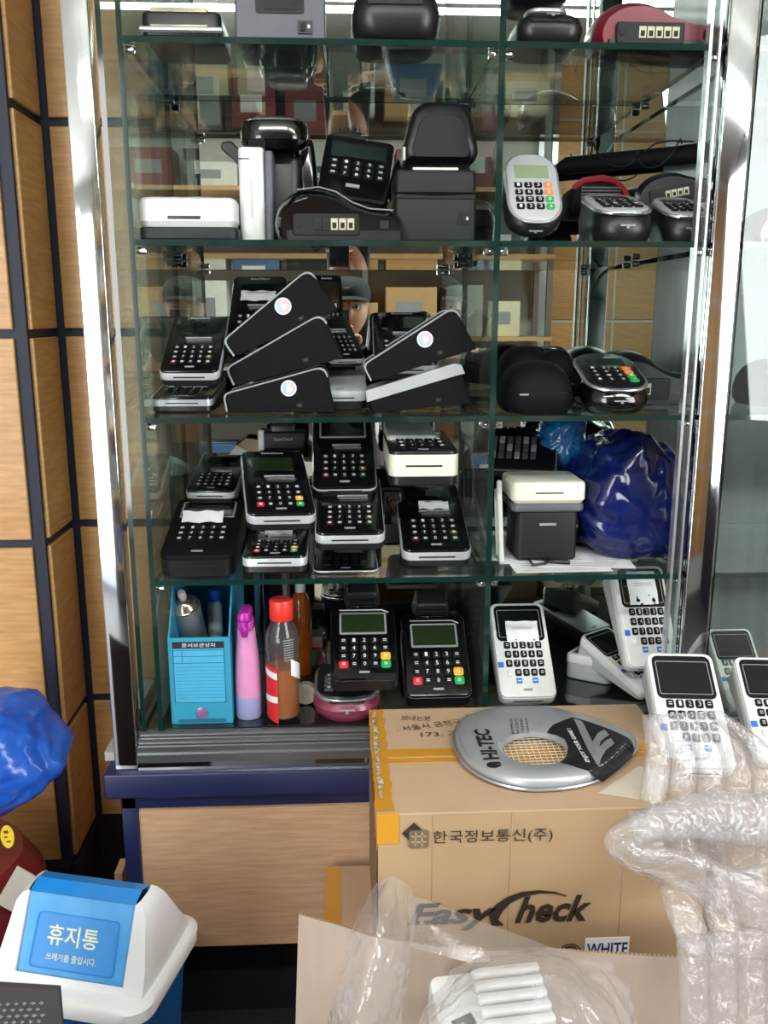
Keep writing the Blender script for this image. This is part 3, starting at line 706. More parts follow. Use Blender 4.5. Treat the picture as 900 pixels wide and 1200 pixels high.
fit(silver_terminal('black terminal with red key leaning behind the tilted sticker terminal', keys=K_B, screen=(0, .27, .7, .24, SCR, None)), 436, 514, 366, 445, Y=.17, rot=(.5, 0, -.02), free='tilt', tilt0=.3)
fit(side_wedge('tilted black terminal with rainbow sticker lying on a silver topped one'), 425, 558, Y=.095, y1=447, rot=(0, -.30, 0))
fit(side_wedge('black terminal with a broad silver top under the tilted sticker terminal', sticker=False, wide=.016, rim=False, h0=.035, h1=.058), 427, 552, Y=.10, y1=484, rot=(0, -.10, 0))
def dome(label, W=.1, H=.075):
    t = thing('card_terminal', label, 'card terminal', 'domed backs of black terminals')
    g = G(); R = []
    for z, i in ((0, .004), (.008, 0), (H*.35, -.001), (H*.6, .002), (H*.8, .009), (H*.92, .018), (H*.98, .028), (H, .038)):
        R.append([(x, y*1.05, z) for x, y in rr(W-2*i, W*1.1-2*i, W*.3, 6)])
    g.loft(R); g.obj('shell', BLKM, t, smooth=55)
    g = G(); g.box(-W*.36, W*.36, -W*.5775-.001, -W*.5775+.004, H*.40, H*.412); g.obj('seam', HOLE, t)
    g = G(); g.box(-W*.33, -W*.2, -W*.5775-.0015, -W*.5775+.004, H*.37, H*.40); g.obj('side_mark', INKG, t)
    return t
fit(dome('domed back of a matt black terminal at left of the third right shelf'), 582, 671, z=SH[2], y1=485, y0=422, free='sz')
fit(round_terminal('silver screened rounded terminal with orange and green keys on the third right shelf', facem=BLK, scr=SCG, base=GLS), 668, 760, z=SH[2], y1=485, y0=414, free='tilt', tilt0=.1)
fit(dome('low black terminal back against the mirror behind the domed one', H=.06), 578, 648, z=SH[2], Y=.235, y0=405, free='sz')
fit(dome('black terminal back half hidden behind the silver screened terminal', H=.06), 622, 678, z=SH[2], Y=.225, y0=409, free='sz')
fit(ported('long black terminal with three pale sockets at right of the third shelf', m=BLK, nport=3, ndark=0), 682, 826, z=SH[2], Y=.2, y0=410, free='sz')
# ================================================================ shelf D
fit(silver_terminal('silver edged terminal at the back left of the fourth shelf, standing steep', screen=(0, .27, .62, .2, SCR, None)), 218, 291, 531, 590, Y=.245, rot=(.72, 0, -.06), free='tilt')
def zb(t, Fm, W, Lf): pass
fit(terminal('black_card_terminal', 'large black terminal with crumpled paper at front left of the fourth shelf', W=.094, L=.165, h0=.03, h1=.05, r=.016, bt=0, ft=.006, face=BLKM, screen=(0, .27, .72, .24, SCR, INKG), keys=(-.36, .36, -.28, -.02, 5, 3, KEYB, {}), slot=False,
    paper=(-.04, .03, .054, .018, .008)), 188, 288, z=SH[3], y1=677, y0=584, free='tilt', tilt0=.5)
fit(silver_terminal('silver banded terminal with paper and bright keys lying under the tilted one', keys=K_B, paper=(0, .05, .04, .015, .01)), 284, 364, z=SH[3], y1=672, y0=611, free='tilt', tilt0=.1)
fit(silver_terminal('tilted silver edged terminal with red, amber and green keys on the fourth shelf', keys=K_B, screen=(-.02, .27, .62, .2, LCD, None)), 282, 370, 529, 622, Y=.09, rot=(.50, .03, .16), free='tilt')
fit(silver_terminal('silver banded terminal at the bottom of the middle stack, fourth shelf', legend=False), 367, 443, z=SH[3], y1=672, y0=630, free='sz')
fit(silver_terminal('silver edged terminal lying on top of the middle stack, fourth shelf', slot=.08), 369, 451, 556, 645, Y=.095, free='tilt', tilt0=.3)
fit(silver_terminal('tall black terminal with outlined screen at the back of the middle stack', bt=.003, screen=(0, .3, .7, .22, SCR, INKG)), 366, 442, 488, 588, Y=.20, rot=(.85, 0, .02), free='tilt')
fit(silver_terminal('silver edged terminal with torn white paper at right of the fourth shelf', paper=(.05, .07, .04, .012, .005), slot=.04), 463, 552, z=SH[3], y1=664, y0=567, free='tilt')
fit(white_terminal('cream white terminal tipped back above the torn paper terminal, fourth shelf', face=BLK, base=BLK, keys=(-.36, .36, -.40, .06, 5, 3, KEYB, {}), extra=None, screen=(0, .25, .8, .3, SCG, None), bt=.022, h0=.036, h1=.04, logo=None, band=CRM), 449, 537, 505, 570, Y=.14, free='sz')
fit(white_terminal('grey white terminal lying behind the cream one, touching the mirror', extra=None, base=WGR, keys=None, logo=None, bt=.02, h0=.03, h1=.04, face=WGR, screen=None), 449, 512, 492, 528, Y=.215, free='sz')
t = thing('card_terminal', 'narrow black terminal standing dark behind the torn paper terminal', 'card terminal')
g = G(); rbox(g, .045, .04, .1, .012, .006); g.obj('body', BLK, t)
g = G(); rbox(g, .03, .002, .05, .001, .0005, c=(0, -.0207, .04)); g.obj('screen', SCR, t)
fit(t, 444, 474, z=SH[3], Y=.20)
t = thing('small_printer', 'small dark slip printer with pale lettering at back of the fourth shelf', 'printer')
g = G(); rbox(g, .075, .05, .03, .006, .004); g.obj('body', CHAR2, t)
g = G(); rbox(g, .04, .02, .012, .004, .002, c=(0, -.018, .030)); g.obj('lid', BLK, t)
g = G(); rbox(g, .010, .012, .034, .003, .002, c=(-.0365, -.021, 0)); g.obj('side_cap', WGR, t)
g = G(); put_text(g, 'EasyCheck', 0, 0, .032, z=0, M=Matrix.Translation((0, -.0255, .018)) @ Matrix.Rotation(PI/2, 4, 'X'), shear=.3); g.obj('logo', INKG, t, smooth=0)
fit(t, 302, 360, 499, 528, Y=.255)
t = thing('cardboard_scrap', 'brown cardboard scrap with white paper at back left of the fourth shelf', 'cardboard')
G().add([(-.03, 0, 0), (.03, 0, 0), (.028, 0, .03), (.0, 0, .034), (-.03, 0, .01), (-.03, .003, 0), (.03, .003, 0), (.028, .003, .03), (0, .003, .034), (-.03, .003, .01)], [(0, 1, 2, 3, 4), (9, 8, 7, 6, 5), (0, 5, 6, 1), (1, 6, 7, 2), (2, 7, 8, 3), (3, 8, 9, 4), (4, 9, 5, 0)]).obj('board', CARD, t)
G().add([(-.036, -.002, 0), (0, -.002, 0), (.002, -.002, .008), (-.02, -.002, .02)], [(0, 1, 2, 3)]).obj('white_corner', PAPER, t)
fit(t, 268, 306, 509, 533, Y=.285)
# right bay of shelf D
def white_printer(label):
    t = thing('slip_printer', label, 'printer')
    g = G(); rbox(g, .088, .085, .062, .008, .003); g.obj('body', CHAR2, t)
    g = G(); rbox(g, .104, .09, .010, .010, .002, c=(0, 0, .0625)); g.obj('grey_rim', DGREY, t)
    g = G(); rbox(g, .106, .092, .028, .010, .005, c=(0, 0, .0728)); g.obj('white_cap', CRM, t)
    g = G(); g.box(-.02, .02, -.0466, -.045, .086, .0875); g.obj('slit', HOLE, t); g = G(); g.box(.040, .0408, -.0464, -.045, .080, .1); g.obj('side_seam', WGR, t)
    g = G(); g.box(-.012, .012, -.0432, -.042, .045, .048); g.obj('nose_mark', INKG, t)
    return t
fit(white_printer('dark slip printer with a cream white cap on the papers, fourth right shelf'), 588, 686, z=SH[3]+.002, Y=.12, y0=552, free='sz')
def pos_keyboard(label):
    t = thing('programmable_keyboard', label, 'keyboard')
    g = G(); rbox(g, .15, .11, .016, .006, .003); g.obj('body', BLK, t)
    g = G(); g.loft([[(x, y, z) for x, y in rr(.146, .106, .005, 3)] for z in (.016, .0166)]); g.obj('rim', SILM, t)
    g = G(); rbox(g, .140, .10, .003, .004, .001, c=(0, 0, .0155)); g.obj('deck', BLKM, t)
    for i in range(6):
        for j in range(3):
            g = G(); rbox(g, .011, .022, .003, .002, .001, c=(-.058+i*.0165, -.008+j*.0245, .0184)); g.obj('key', KEYG if (i+j) % 3 else INKG, t)
    return t
fit(pos_keyboard('black programmable keyboard propped behind the cream capped printer'), 566, 655, 514, 560, Y=.22, rot=(.55, .0, -.25))
t = thing('white_cover', 'thin white plastic cover standing on edge beside the glass divider', 'cover')
g = G(); M_ = Matrix.Rotation(PI/2, 4, 'Z'); prism(g, rpoly([(-.05, .115), (-.045, .0), (.05, .0), (.055, .04), (.05, .12), (.0, .13)], .01), -.004, .004, e=.002, M=M_); g.obj('panel', WHT, t)
g = G(); prism(g, rpoly([(-.035, .105), (-.03, .012), (.04, .012), (.04, .11)], .006), .004, .008, e=.001, M=M_); g.obj('raised_face', WHT, t)
fit(t, 572, 598, 552, 662, Y=.09, rot=(0, -.06, -.18), s=.98)
t = thing('document_sheets', 'printed paper sheets lying under the printer on the fourth right shelf', 'paper')
for k, (dx, dy, rz) in enumerate(((0, 0, .02), (.05, .02, -.1), (-.02, .05, .08))):
    g = G(); M_ = Matrix.Translation((dx, dy, k*.0005)) @ Matrix.Rotation(rz, 4, 'Z'); g.box(-.075, .075, -.09, .09, 0, .0003, M=M_); s = g.obj('sheet', PAPER, t)
    g = G()
    for q in range(17): g.box(-.06, .06-.02*random.random(), -.08+q*.0095, -.0785+q*.0095, .0004, .0005, M=M_)
    g.obj('printed_lines', INKG, s)
t.location = (.335, .105, SH[3]+.0003)
t = thing('power_cable', 'black power cable with barrel plug lying on the papers, fourth right shelf', 'cable')
g = G(); p0 = [P(*q) for q in ()]; pts = [P(x, y, Z=SH[3]+.005) for x, y in ((619, 640), (618, 652), (624, 662), (640, 660), (648, 650))]
g.tube(pts, .002, 8); g.obj('cord', BLK, t); g = G(); pts = [P(x, y, Z=SH[3]+.005) for x, y in ((632, 655), (645, 658), (655, 658), (668, 659))]; g.tube(pts, [.0015, .002, .0042, .0035], 8); g.obj('plug', BLK, t)
# ---------------------------------------------------------------- plastic bags
def bagmat(name, c, c2, rough=.22, tr=.35):
    m = mat(name, c, rough, col2=c2, nscale=9, bump=.18, coat=.4)
    nt = m.node_tree; b = nt.nodes['Principled BSDF']; out = nt.nodes['Material Output']
    tl = nt.nodes.new('ShaderNodeBsdfTranslucent'); tl.inputs[0].default_value = (*lin(c), 1); mx = nt.nodes.new('ShaderNodeMixShader'); mx.inputs[0].default_value = tr
    nt.links.new(b.outputs[0], mx.inputs[1]); nt.links.new(tl.outputs[0], mx.inputs[2]); nt.links.new(mx.outputs[0], out.inputs[0]); return m
BAGB = bagmat('blue_bag_film', '101f60', '070d34', .16, .12); BAGL = bagmat('bright_blue_bag_film', '2f6fd8', '1a4cae', .25, .35); BAGT = bagmat('teal_blue_bag_film', '1f6fae', '0c3f86', .2, .3)
def crum(p, a, sc, seed):
    """angular creases as in thin plastic film"""
    q = Vector(p)*sc+Vector((seed*7.3, seed*3.1, seed))
    q = q+noise.noise_vector(q*.7)*.6
    d, _ = noise.voronoi(q); d2, _ = noise.voronoi(q*2.3)
    d3 = noise.ridged_multi_fractal(q*.8, 1.0, 2.0, 3, 1.0, 2.0)
    return a*((d[1]-d[0])-.35)+a*.45*((d2[1]-d2[0])-.35)+a*.35*(d3-1)
def bag(name, label, pts, y0, y1, m, seed, a=.012, sc=14, cat='plastic bag', zmin=None):
    """crumpled bag: a closed outline in XZ inflated in Y"""
    t = thing(name, label, cat)
    cx = sum(p[0] for p in pts)/len(pts); cz = sum(p[1] for p in pts)/len(pts); yc = (y0+y1)/2; hy = (y1-y0)/2
    out = rpoly(pts, .02, 4); n = 96; L = [0]
    for i in range(len(out)): L.append(L[-1]+(Vector(out[(i+1) % len(out)])-Vector(out[i])).length)
    ring = []
    for k in range(n):
        s = L[-1]*k/n; i = max(j for j in range(len(out)) if L[j] <= s); f = (s-L[i])/max(1e-9, L[i+1]-L[i]); A = Vector(out[i]); B = Vector(out[(i+1) % len(out)]); ring.append(A.lerp(B, f))
    g = G(); K = 40; R = []
    for k in range(K+1):
        th = PI*k/K; c = -math.cos(th); s_ = max(math.sin(th), .02)**.6
        row = []
        for p in ring:
            x = cx+(p.x-cx)*s_; z = cz+(p.y-cz)*s_; y = yc+hy*(abs(c)**.8)*(1 if c > 0 else -1)
            d = crum((x, y, z), a, sc, seed)*(.5+.5*s_)
            v = Vector((x-cx, y-yc, z-cz)).normalized(); q = Vector((x, y, z))+v*d; q.z = max(q.z, zmin if zmin is not None else min(pp[1] for pp in pts)); q.y = min(q.y, .30) if zmin else q.y; row.append(tuple(q))
        R.append(row)
    g.loft(R); g.obj('film', m, t, smooth=50)
    return t
Pt = lambda l, Y: [(P(x, y, Y=Y).x, P(x, y, Y=Y).z) for x, y in l]
bag('plastic_bag', 'large dark blue plastic bag filling the right of the fourth shelf', Pt([(668, 640), (660, 590), (690, 515), (730, 497), (790, 520), (806, 600), (797, 672), (720, 668)], .14), .05, .25, BAGB, 3, .030, 7, zmin=SH[3]+.0015)
bag('plastic_bag', 'small bright blue plastic bag against the mirror behind the printer', Pt([(633, 552), (626, 505), (640, 486), (672, 484), (688, 510), (680, 552)], .25), .20, .29, BAGT, 5, .016, 18, zmin=SH[3]+.0015)
# ================================================================ showcase floor (E)
t = thing('file_holder', 'cyan plastic magazine file with a printed index card at the left', 'file holder')
Wd, Dp, h0, h1 = .092, .20, .138, .215; CY = mat('cyan_plastic', '2c8dac', .4); CYL = mat('cyan_index_card', '3f9dc4', .5)
G().box(-Wd/2, Wd/2, -Dp/2, -Dp/2+.0025, 0, h0).obj('front_wall', CY, t)
for x in (-Wd/2, Wd/2-.0025):
    g = G(); pts = [(-Dp/2+.0025, 0), (Dp/2, 0), (Dp/2, h1), (-Dp/2+.07, h1), (-Dp/2+.035, h0+.04), (-Dp/2+.012, h0+.008), (-Dp/2+.0025, h0)]
    g.loft([[(x, y, z) for y, z in pts], [(x+.0025, y, z) for y, z in pts]]); g.obj('side_wall', CY, t)
G().box(-Wd/2+.0025, Wd/2-.0025, Dp/2-.0025, Dp/2, 0, h1).obj('back_wall', CY, t); G().box(-Wd/2+.0025, Wd/2-.0025, -Dp/2+.0025, Dp/2-.0025, 0, .0025).obj('bottom', CY, t)
yf = -Dp/2
c_ = G().box(-.039, .037, yf-.0008, yf, .034, .132).obj('index_card', CYL, t)
G().box(-.039, .037, yf-.0014, yf-.0008, .1215, .132).obj('title_strip', mat('black_title_strip', '121722', .5), c_)
g = G(); put_text(g, '문서보관상자', 0, .1268, .050, .0065, M=Matrix.Translation((0, yf-.0016, 0)) @ Matrix.Rotation(PI/2, 4, 'X')); g.obj('title_text', INK, c_, smooth=0)
g = G()
for z in (.0345, .1185, .1085, .098): g.box(-.039, .037, yf-.0012, yf-.0008, z, z+.0006)
for k in range(10): g.box(-.036, .035, yf-.0010, yf-.0008, .042+k*.0055, .0423+k*.0055)
for x in (-.039, .0364): g.box(x, x+.0006, yf-.0012, yf-.0008, .0345, .119)
g.box(-.026, -.0254, yf-.0012, yf-.0008, .098, .119)
g.obj('ruled_lines', mat('dark_blue_print', '123a5a', .5), c_)
G().lathe([(.0095, 0), (.0095, .0012), (.008, .0018)], 20, M=Matrix.Translation((0, yf, .017)) @ Matrix.Rotation(PI/2, 4, 'X')).obj('finger_ring', mat('mauve_ring', '8a6f9c', .3, metal=.4), t)
G().box(-.036, .036, yf-.0008, yf, .002, .0075).obj('lower_label', mat('dark_cyan_print', '14607c', .5), t)
fit(t, 196, 289, z=FZ, Y=.125, y0=None)
FH = t.location.copy()
def can(label):
    t = thing('spray_can', label, 'spray can')
    G().lathe([(.029, 0), (.030, .002), (.030, .14), (.0315, .142), (.0315, .146)], 24).obj('body', mat('can_grey_print', '9aa3a8', .35, metal=.4), t)
    G().lathe([(.0315, .146), (.030, .149), (.026, .151), (.022, .158), (.013, .163), (.013, .167), (.011, .168)], 24).obj('shoulder', mat('tinplate', 'b8ae98', .18, metal=.9), t)
    G().lathe([(.0075, .168), (.0085, .172), (.0085, .182), (.006, .186)], 16).obj('nozzle_button', mat('pale_pink_nozzle', 'd8c4c8', .4), t)
    return t
fit(can('silver topped aerosol can tilted inside the cyan file'), 188, 252, 681, None, Y=.10, z=FZ+.006, rot=(.33, -.1, 0), s=.95) if False else None
t = can('silver topped aerosol can tilted inside the cyan file'); t.rotation_euler = (.50, -.06, 0); t.scale = (.80, .80, .80); t.location = P(213, 697, Y=.085)-Euler((.50, -.06, 0)).to_matrix() @ Vector((0, 0, .142))
CAN = t
t = thing('small_bottle', 'white bottle with a ribbed blue cap inside the cyan file', 'bottle')
G().lathe([(.012, 0), (.013, .002), (.013, .125), (.010, .13), (.009, .132)], 20).obj('body', mat('blue_white_bottle', 'b9c3cc', .4), t)
cp = G(); cp.loft([[((.0105+(.0006 if j % 2 else 0))*math.cos(2*PI*j/32), (.0105+(.0006 if j % 2 else 0))*math.sin(2*PI*j/32), z) for j in range(32)] for z in (.132, .148)]); cp.obj('blue_cap', mat('blue_cap', '1756c8', .35), t)
t.location = (P(251, 700, Y=.16).x, .16, FZ+.003); zt = P(251, 691, Y=.16).z; t.scale = (.95, .95, (zt-FZ-.003)/.148)
# pink sprayer
t = thing('spray_bottle', 'pink and lilac trigger spray bottle right of the cyan file', 'spray bottle')
G().lathe([(.016, 0), (.0172, .003), (.0168, .035)], 24).obj('lower_body', mat('lilac_blue_plastic', '9fa2cf', .35, trans=.2), t)
G().lathe([(.0168, .035), (.0165, .06), (.0140, .10), (.0118, .125), (.0112, .138)], 24).obj('upper_body', mat('pink_plastic', 'd98fc0', .35, trans=.15), t)
g = G(); rbox(g, .019, .03, .016, .007, .003, c=(0, .001, .136)); g.obj('collar', mat('deep_pink_plastic', 'c23aa8', .35), t)
g = G(); rbox(g, .016, .04, .02, .007, .007, c=(0, -.004, .150)); g.obj('spray_head', mat('magenta_plastic', 'a5219a', .3), t)
g = G(); g.tube([(0, -.018, .153), (0, -.023, .143), (0, -.02, .133)], [.006, .005, .004], 8); g.obj('trigger', MC['magenta_plastic'], t)
fit(t, 275, 308, z=FZ, Y=.05, y0=708, free='sz')
# red cap bottle
t = thing('vitamin_drink_bottle', 'clear bottle half full of brown liquid with a red cap', 'bottle')
prof = [(.0, .0), (.0185, 0), (.0205, .003), (.0205, .06), (.0198, .075), (.0205, .09), (.020, .104), (.014, .116), (.0125, .120)]
BOT = sheer('clear_bottle_plastic', (.93, .95, .95), 1.5, .03, haze=.05, bump=.05)
G().lathe(prof, 28).obj('bottle_wall', BOT, t, smooth=50)
G().lathe([(.0, .002), (.0192, .002), (.0196, .004), (.0196, .062), (.0, .062)], 24).obj('liquid', mat('amber_brown_liquid', 'b0601e', .05, trans=.35), t)
G().lathe([(.0138, .120), (.0145, .121), (.0145, .142), (.0135, .144)], 28).obj('red_cap', mat('bright_red_cap', 'e0362c', .35), t)
def wrap(g, r, z0, z1, a0, a1, n=10, sl=0.):
    vs = []
    for i in range(n+1):
        a = a0+(a1-a0)*i/n; vs += [(r*math.cos(a), r*math.sin(a), z0+sl*i/n), (r*math.cos(a), r*math.sin(a), z1+sl*i/n)]
    g.add(vs, [(2*i, 2*i+2, 2*i+3, 2*i+1) for i in range(n)])
    return g
l_ = wrap(G(), .0209, .004, .072, PI*.95, PI*1.42, sl=-.008).obj('label_wrap', mat('red_label', 'c4242a', .4), t, flip=False)
wrap(G(), .0211, .022, .030, PI*.96, PI*1.41).obj('label_band', INK, l_, flip=False); wrap(G(), .0211, .058, .066, PI*.96, PI*1.41, sl=-.007).obj('label_band', INK, l_, flip=False)
wrap(G(), .0209, .056, .076, PI*1.68, PI*1.98, sl=-.012).obj('side_label', PAPER, t, flip=False)
g = G()
for q in range(9): wrap(g, .0209, .075+q*.003, .0762+q*.003, PI*1.55, PI*1.75, 4)
g.obj('rear_print', INKG, t, flip=False)
fit(t, 311, 352, z=FZ, Y=.04, y0=698, free='sz')
t = thing('tape_roll', 'small round white roll behind the brown liquid bottle', 'roll')
G().lathe([(.013, 0), (.014, .001), (.014, .014), (.013, .015)], 24, M=Matrix.Rotation(PI/2, 4, 'X')).obj('roll', mat('offwhite_roll', 'cfc9b4', .6), t)
fit(t, 346, 371, z=FZ, Y=.10)
t = thing('orange_bottle', 'orange tinted bottle at the back behind the red capped bottle', 'bottle')
G().lathe([(.0, 0), (.018, 0), (.019, .003), (.019, .12), (.012, .145), (.008, .15)], 20).obj('body', mat('orange_liquid', 'd9731c', .1, trans=.5), t)
G().lathe([(.009, .15), (.009, .17)], 16).obj('cap', WHT, t); t.location = (P(352, 700, Y=.22).x, .22, FZ)
t = thing('green_pouch', 'green packet lying behind the red capped bottle', 'packet')
g = G(); rbox(g, .06, .05, .045, .012, .012); g.obj('body', mat('green_packet', '155c3c', .4, bump=.3), t); t.location = (P(352, 760, Y=.24).x, .24, FZ)
t = thing('red_box', 'small grey and red box on the green packet at the back', 'box')
g = G(); rbox(g, .05, .04, .02, .002, .001); g.obj('body', mat('grey_box', '5e5a58', .6), t); G().box(-.025, .02, -.0206, -.02, .001, .006).obj('red_edge', RED, t); t.location = (P(362, 735, Y=.24).x, .24, FZ+.0452)
# terminals on the showcase floor
fit(round_terminal('rose maroon rounded terminal under the left one of two logo terminals', facem=BLK, base=MARL, scr=SCG, km=KEYG, sp={(3, 0): RED, (3, 1): GRN, (3, 2): GRN}, L=.13, h0=.028, h1=.034), 367, 446, z=FZ, y1=846, y0=774, free='sz')
t = ported('maroon terminal lying at the mirror behind the left logo terminal', m=MARL, panel=False, name='maroon_terminal'); fit(t, 352, 420, z=FZ, Y=.25, y0=690, free='sz') if False else None
if True:
    t.scale = (.6, .6, .7); t.location = (-.085, .26, FZ)
def logo_terminal(label, **k):
    def ex(t, Fm, W, Lf):
        g = G(); g.tube([Fm(-.36, .385, .001) @ Vector(), Fm(.30, .385, .001) @ Vector(), Fm(.40, .35, .001) @ Vector()], .0008, 6); g.obj('trim_line', SIL, t)
    return terminal('logo_card_terminal', label, W=.092, L=.135, h0=.024, h1=.05, r=.012, base=BLK, band=BLK, face=GLS, bt=.003, ft=.005, screen=(0, .205, .66, .245, LCD, mat('lcd_grey_frame', '84888c', .35)),
        keys=(-.38, .40, -.38, .02, 5, 4, KEYB, {(0, 3): (RED, 1.15, 1.2), (4, 2): (YEL, 1.2, 1.25), (4, 3): (GRN, 1.2, 1.25)}), slot=False, lightkeys=True, slit=False, extra=ex, mouth=.034, group='black terminals with grey framed green screens', badge=True, **k)
fit(logo_terminal('black logo terminal with bright red, amber and green keys, left of the pair'), 387, 467, 680, 810, Y=.055, free='tilt', tilt0=.5)
fit(logo_terminal('black logo terminal touching the taped carton, right of the pair'), 469, 553, 690, 828, Y=.085, free='tilt', tilt0=.5)
fit(white_terminal('white terminal with receipt and blue stickers facing out, behind the racket cover', paper=(.03, .06, .052, .036, .004)), 571, 652, z=FZ, y1=826, y0=707, free='tilt', tilt0=.5)
fit(white_terminal('white terminal lying low under the leaning white one', extra=wextra), 676, 783, z=FZ, y1=820, y0=722, rot=(.25, 0, .62), free=None)
fit(white_terminal('white terminal with paper leaning on another, beside the right chrome post', paper=(0, .1, .05, .055, .003)), 706, 795, 682, 787, Y=.13, rot=(.85, .05, .16))
t = white_terminal('grey white terminal lying at the mirror behind the leaning pair', keys=None, extra=None); fit(t, 664, 738, z=FZ, Y=.215, rot=(0, 0, 2.6))
fit(white_terminal('white terminal behind the glass right of the chrome post', keys=(-.38, .40, -.36, .1, 5, 4, KEYG, {}), extra=wextra), 822, 905, 738, 834, Y=.07, rot=(.55, 0, .0))
# right-hand bay leftovers behind the front glass
fit(ported('maroon terminal behind the glass right of the chrome post, second shelf', m=MAR, nport=4, ndark=0, name='maroon_terminal'), 862, 1010, z=SH[1], Y=.12)
fit(dome('black domed terminal behind the glass right of the post, third shelf'), 858, 950, z=SH[2], Y=.15)
# two white terminals in front of the showcase
cb = thing('carton', 'low brown carton behind the air cushions, carrying two white terminals', 'carton')
g = G(); rbox(g, .42, .27, .6, .003, .002); g.obj('box_body', CARD, cb, smooth=0); cb.location = (.675, -.165, .002)
for n_, (a, b_, lab) in enumerate(((752, 862, 'white terminal under the air cushion, left of the two outside the showcase'), (853, 962, 'white terminal at the right picture edge outside the showcase'))):
    fit(white_terminal(lab, logo='EasyCheck'), a, b_, 818-3*n_, None, z=.6025, Y=-.12+.01*n_, rot=(.50, 0, -.10))
# ================================================================ cartons and racket cover
BT = .633; bx0, bx1, by0, by1, bz0 = .038, .445, -.31, -.027, .372
bc = thing('shipping_carton', 'large brown printed shipping carton with amber tape carrying the racket cover', 'carton')
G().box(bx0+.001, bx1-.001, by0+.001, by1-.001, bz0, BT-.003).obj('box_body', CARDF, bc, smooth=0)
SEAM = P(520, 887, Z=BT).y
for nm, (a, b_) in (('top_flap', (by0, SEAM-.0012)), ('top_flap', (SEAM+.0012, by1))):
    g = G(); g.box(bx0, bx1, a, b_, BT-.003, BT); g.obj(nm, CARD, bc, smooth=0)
G().box(bx0+.002, bx1-.002, SEAM-.0012, SEAM+.0012, BT-.003, BT-.0015).obj('seam_gap', CARDD, bc, smooth=0)
TY = Matrix.Identity(4)
g = G(); g.box(bx0+.006, bx1, SEAM+.002, SEAM+.0235, BT, BT+.0004); g.box(bx0+.006, bx1, SEAM-.014, SEAM-.002, BT, BT+.0004); g.obj('top_tape', TAPE, bc, smooth=0)
def ragged(x0, x1, y0, y1, n, amp, z, side=1):
    pts = []
    for i in range(n+1):
        y = y0+(y1-y0)*i/n; pts.append((x1+amp*(noise.noise(Vector((y*90, 3.3, 0)))), y))
    for i in range(n, -1, -1):
        y = y0+(y1-y0)*i/n; pts.append((x0+amp*.5*noise.noise(Vector((y*120, 9.3, 0))), y))
    return pts
for y0_, y1_ in ((by0+.004, SEAM-.02), (SEAM-.018, SEAM+.03), (SEAM+.032, by1-.002)):
    pts = ragged(bx0-.0015, bx0+.020, y0_, y1_, 14, .003, 0); n = len(pts)//2; g = G()
    vs = [(x, y, BT+.0008+.0006*noise.noise(Vector((x*60, y*60, 0)))) for x, y in pts]
    g.add(vs, [(i, i+1, len(pts)-2-i, len(pts)-1-i) for i in range(n-1)]); g.obj('edge_tape', TAPE, bc, flip=False)
pts = ragged(bx0+.003, bx0+.009, by0+.03, by1-.01, 40, .004, 0); n = len(pts)//2; g = G()
g.add([(x, y, BT+.0022+.002*noise.noise(Vector((x*200, y*150, 0)))) for x, y in pts], [(i, i+1, len(pts)-2-i, len(pts)-1-i) for i in range(n-1)]); g.obj('torn_edge', mat('torn_white_liner', 'c9b9a4', .9, col2='7a5a38', nscale=120), bc, flip=False)
G().box(bx0, bx0+.026, by0-.0006, by0, BT-.04, BT).obj('front_tape', TAPE, bc, smooth=0)
G().box(bx0-.0006, bx0, by0, by1, BT-.05, BT).obj('side_tape', TAPE, bc, smooth=0)
g = G(); g.box(bx0-.0014, bx0-.0002, by0+.01, by0+.26, bz0+.02, BT-.06); g.obj('side_scuff', CARDD, bc)
for x in (.105, .20, .34): G().box(x, x+.0008, by0-.0005, by0, bz0, BT-.004).obj('crease', CARD, bc)
pc = [P(x, y, Z=BT+.0006) for x, y in ((700, 930), (748, 898), (800, 905), (770, 940))]
G().add([tuple(p) for p in pc], [(0, 1, 2, 3)]).obj('pale_tape', mat('pale_clear_tape', 'd8cbb8', .25, coat=.4), bc)
# print on the front face
def front(px, py): return P(px, py, Y=by0-.001)
def on_front(name, s, x0, y0, x1, y1, m, par, **k):
    A = front(x0, y1); B = front(x1, y0); g = G()
    put_text(g, s, 0, 0, B.x-A.x, B.z-A.z, 0, M=Matrix.Translation(((A.x+B.x)/2, by0-.0012, (A.z+B.z)/2)) @ Matrix.Rotation(PI/2, 4, 'X'), **k)
    return g.obj(name, m, par, smooth=0, flip=False)
on_front('maker_name', '한국정보통신(주)', 507, 970, 648, 991, INKBR, bc)
A = front(471, 992); B = front(502, 966); cx_ = A.x*.4+B.x*.6; w_ = (B.x-A.x)
g = G(); M_ = Matrix.Translation((0, by0-.0011, 0))
g.add([(A.x, 0, A.z+w_*.55), (A.x+w_*.5, 0, A.z), (A.x+w_*.95, 0, A.z+w_*.5), (A.x+w_*.45, 0, A.z+w_*1.0)], [(0, 1, 2, 3)], M_); g.obj('emblem', INKBR, bc, smooth=0, flip=False)
g = G(); cx_, cz_, q = A.x+w_*.64, A.z+w_*.30, w_*.37
ext(g, rr(2*q, 2*q, q*.25, 3), 0, .0006, M=Matrix.Translation((cx_, by0-.0011, cz_)) @ Matrix.Rotation(PI/2, 4, 'X')); g.obj('emblem_square', mat('grey_brown_print', '6b5d4c', .6), bc)
g = G()
for d in (-.33, .33):
    g.box(cx_+d*q-.08*q, cx_+d*q+.08*q, by0-.0021, by0-.0017, cz_-.78*q, cz_+.78*q); g.box(cx_-.78*q, cx_+.78*q, by0-.0021, by0-.0017, cz_+d*q-.08*q, cz_+d*q+.08*q)
g.obj('emblem_grid', CARDF, bc)
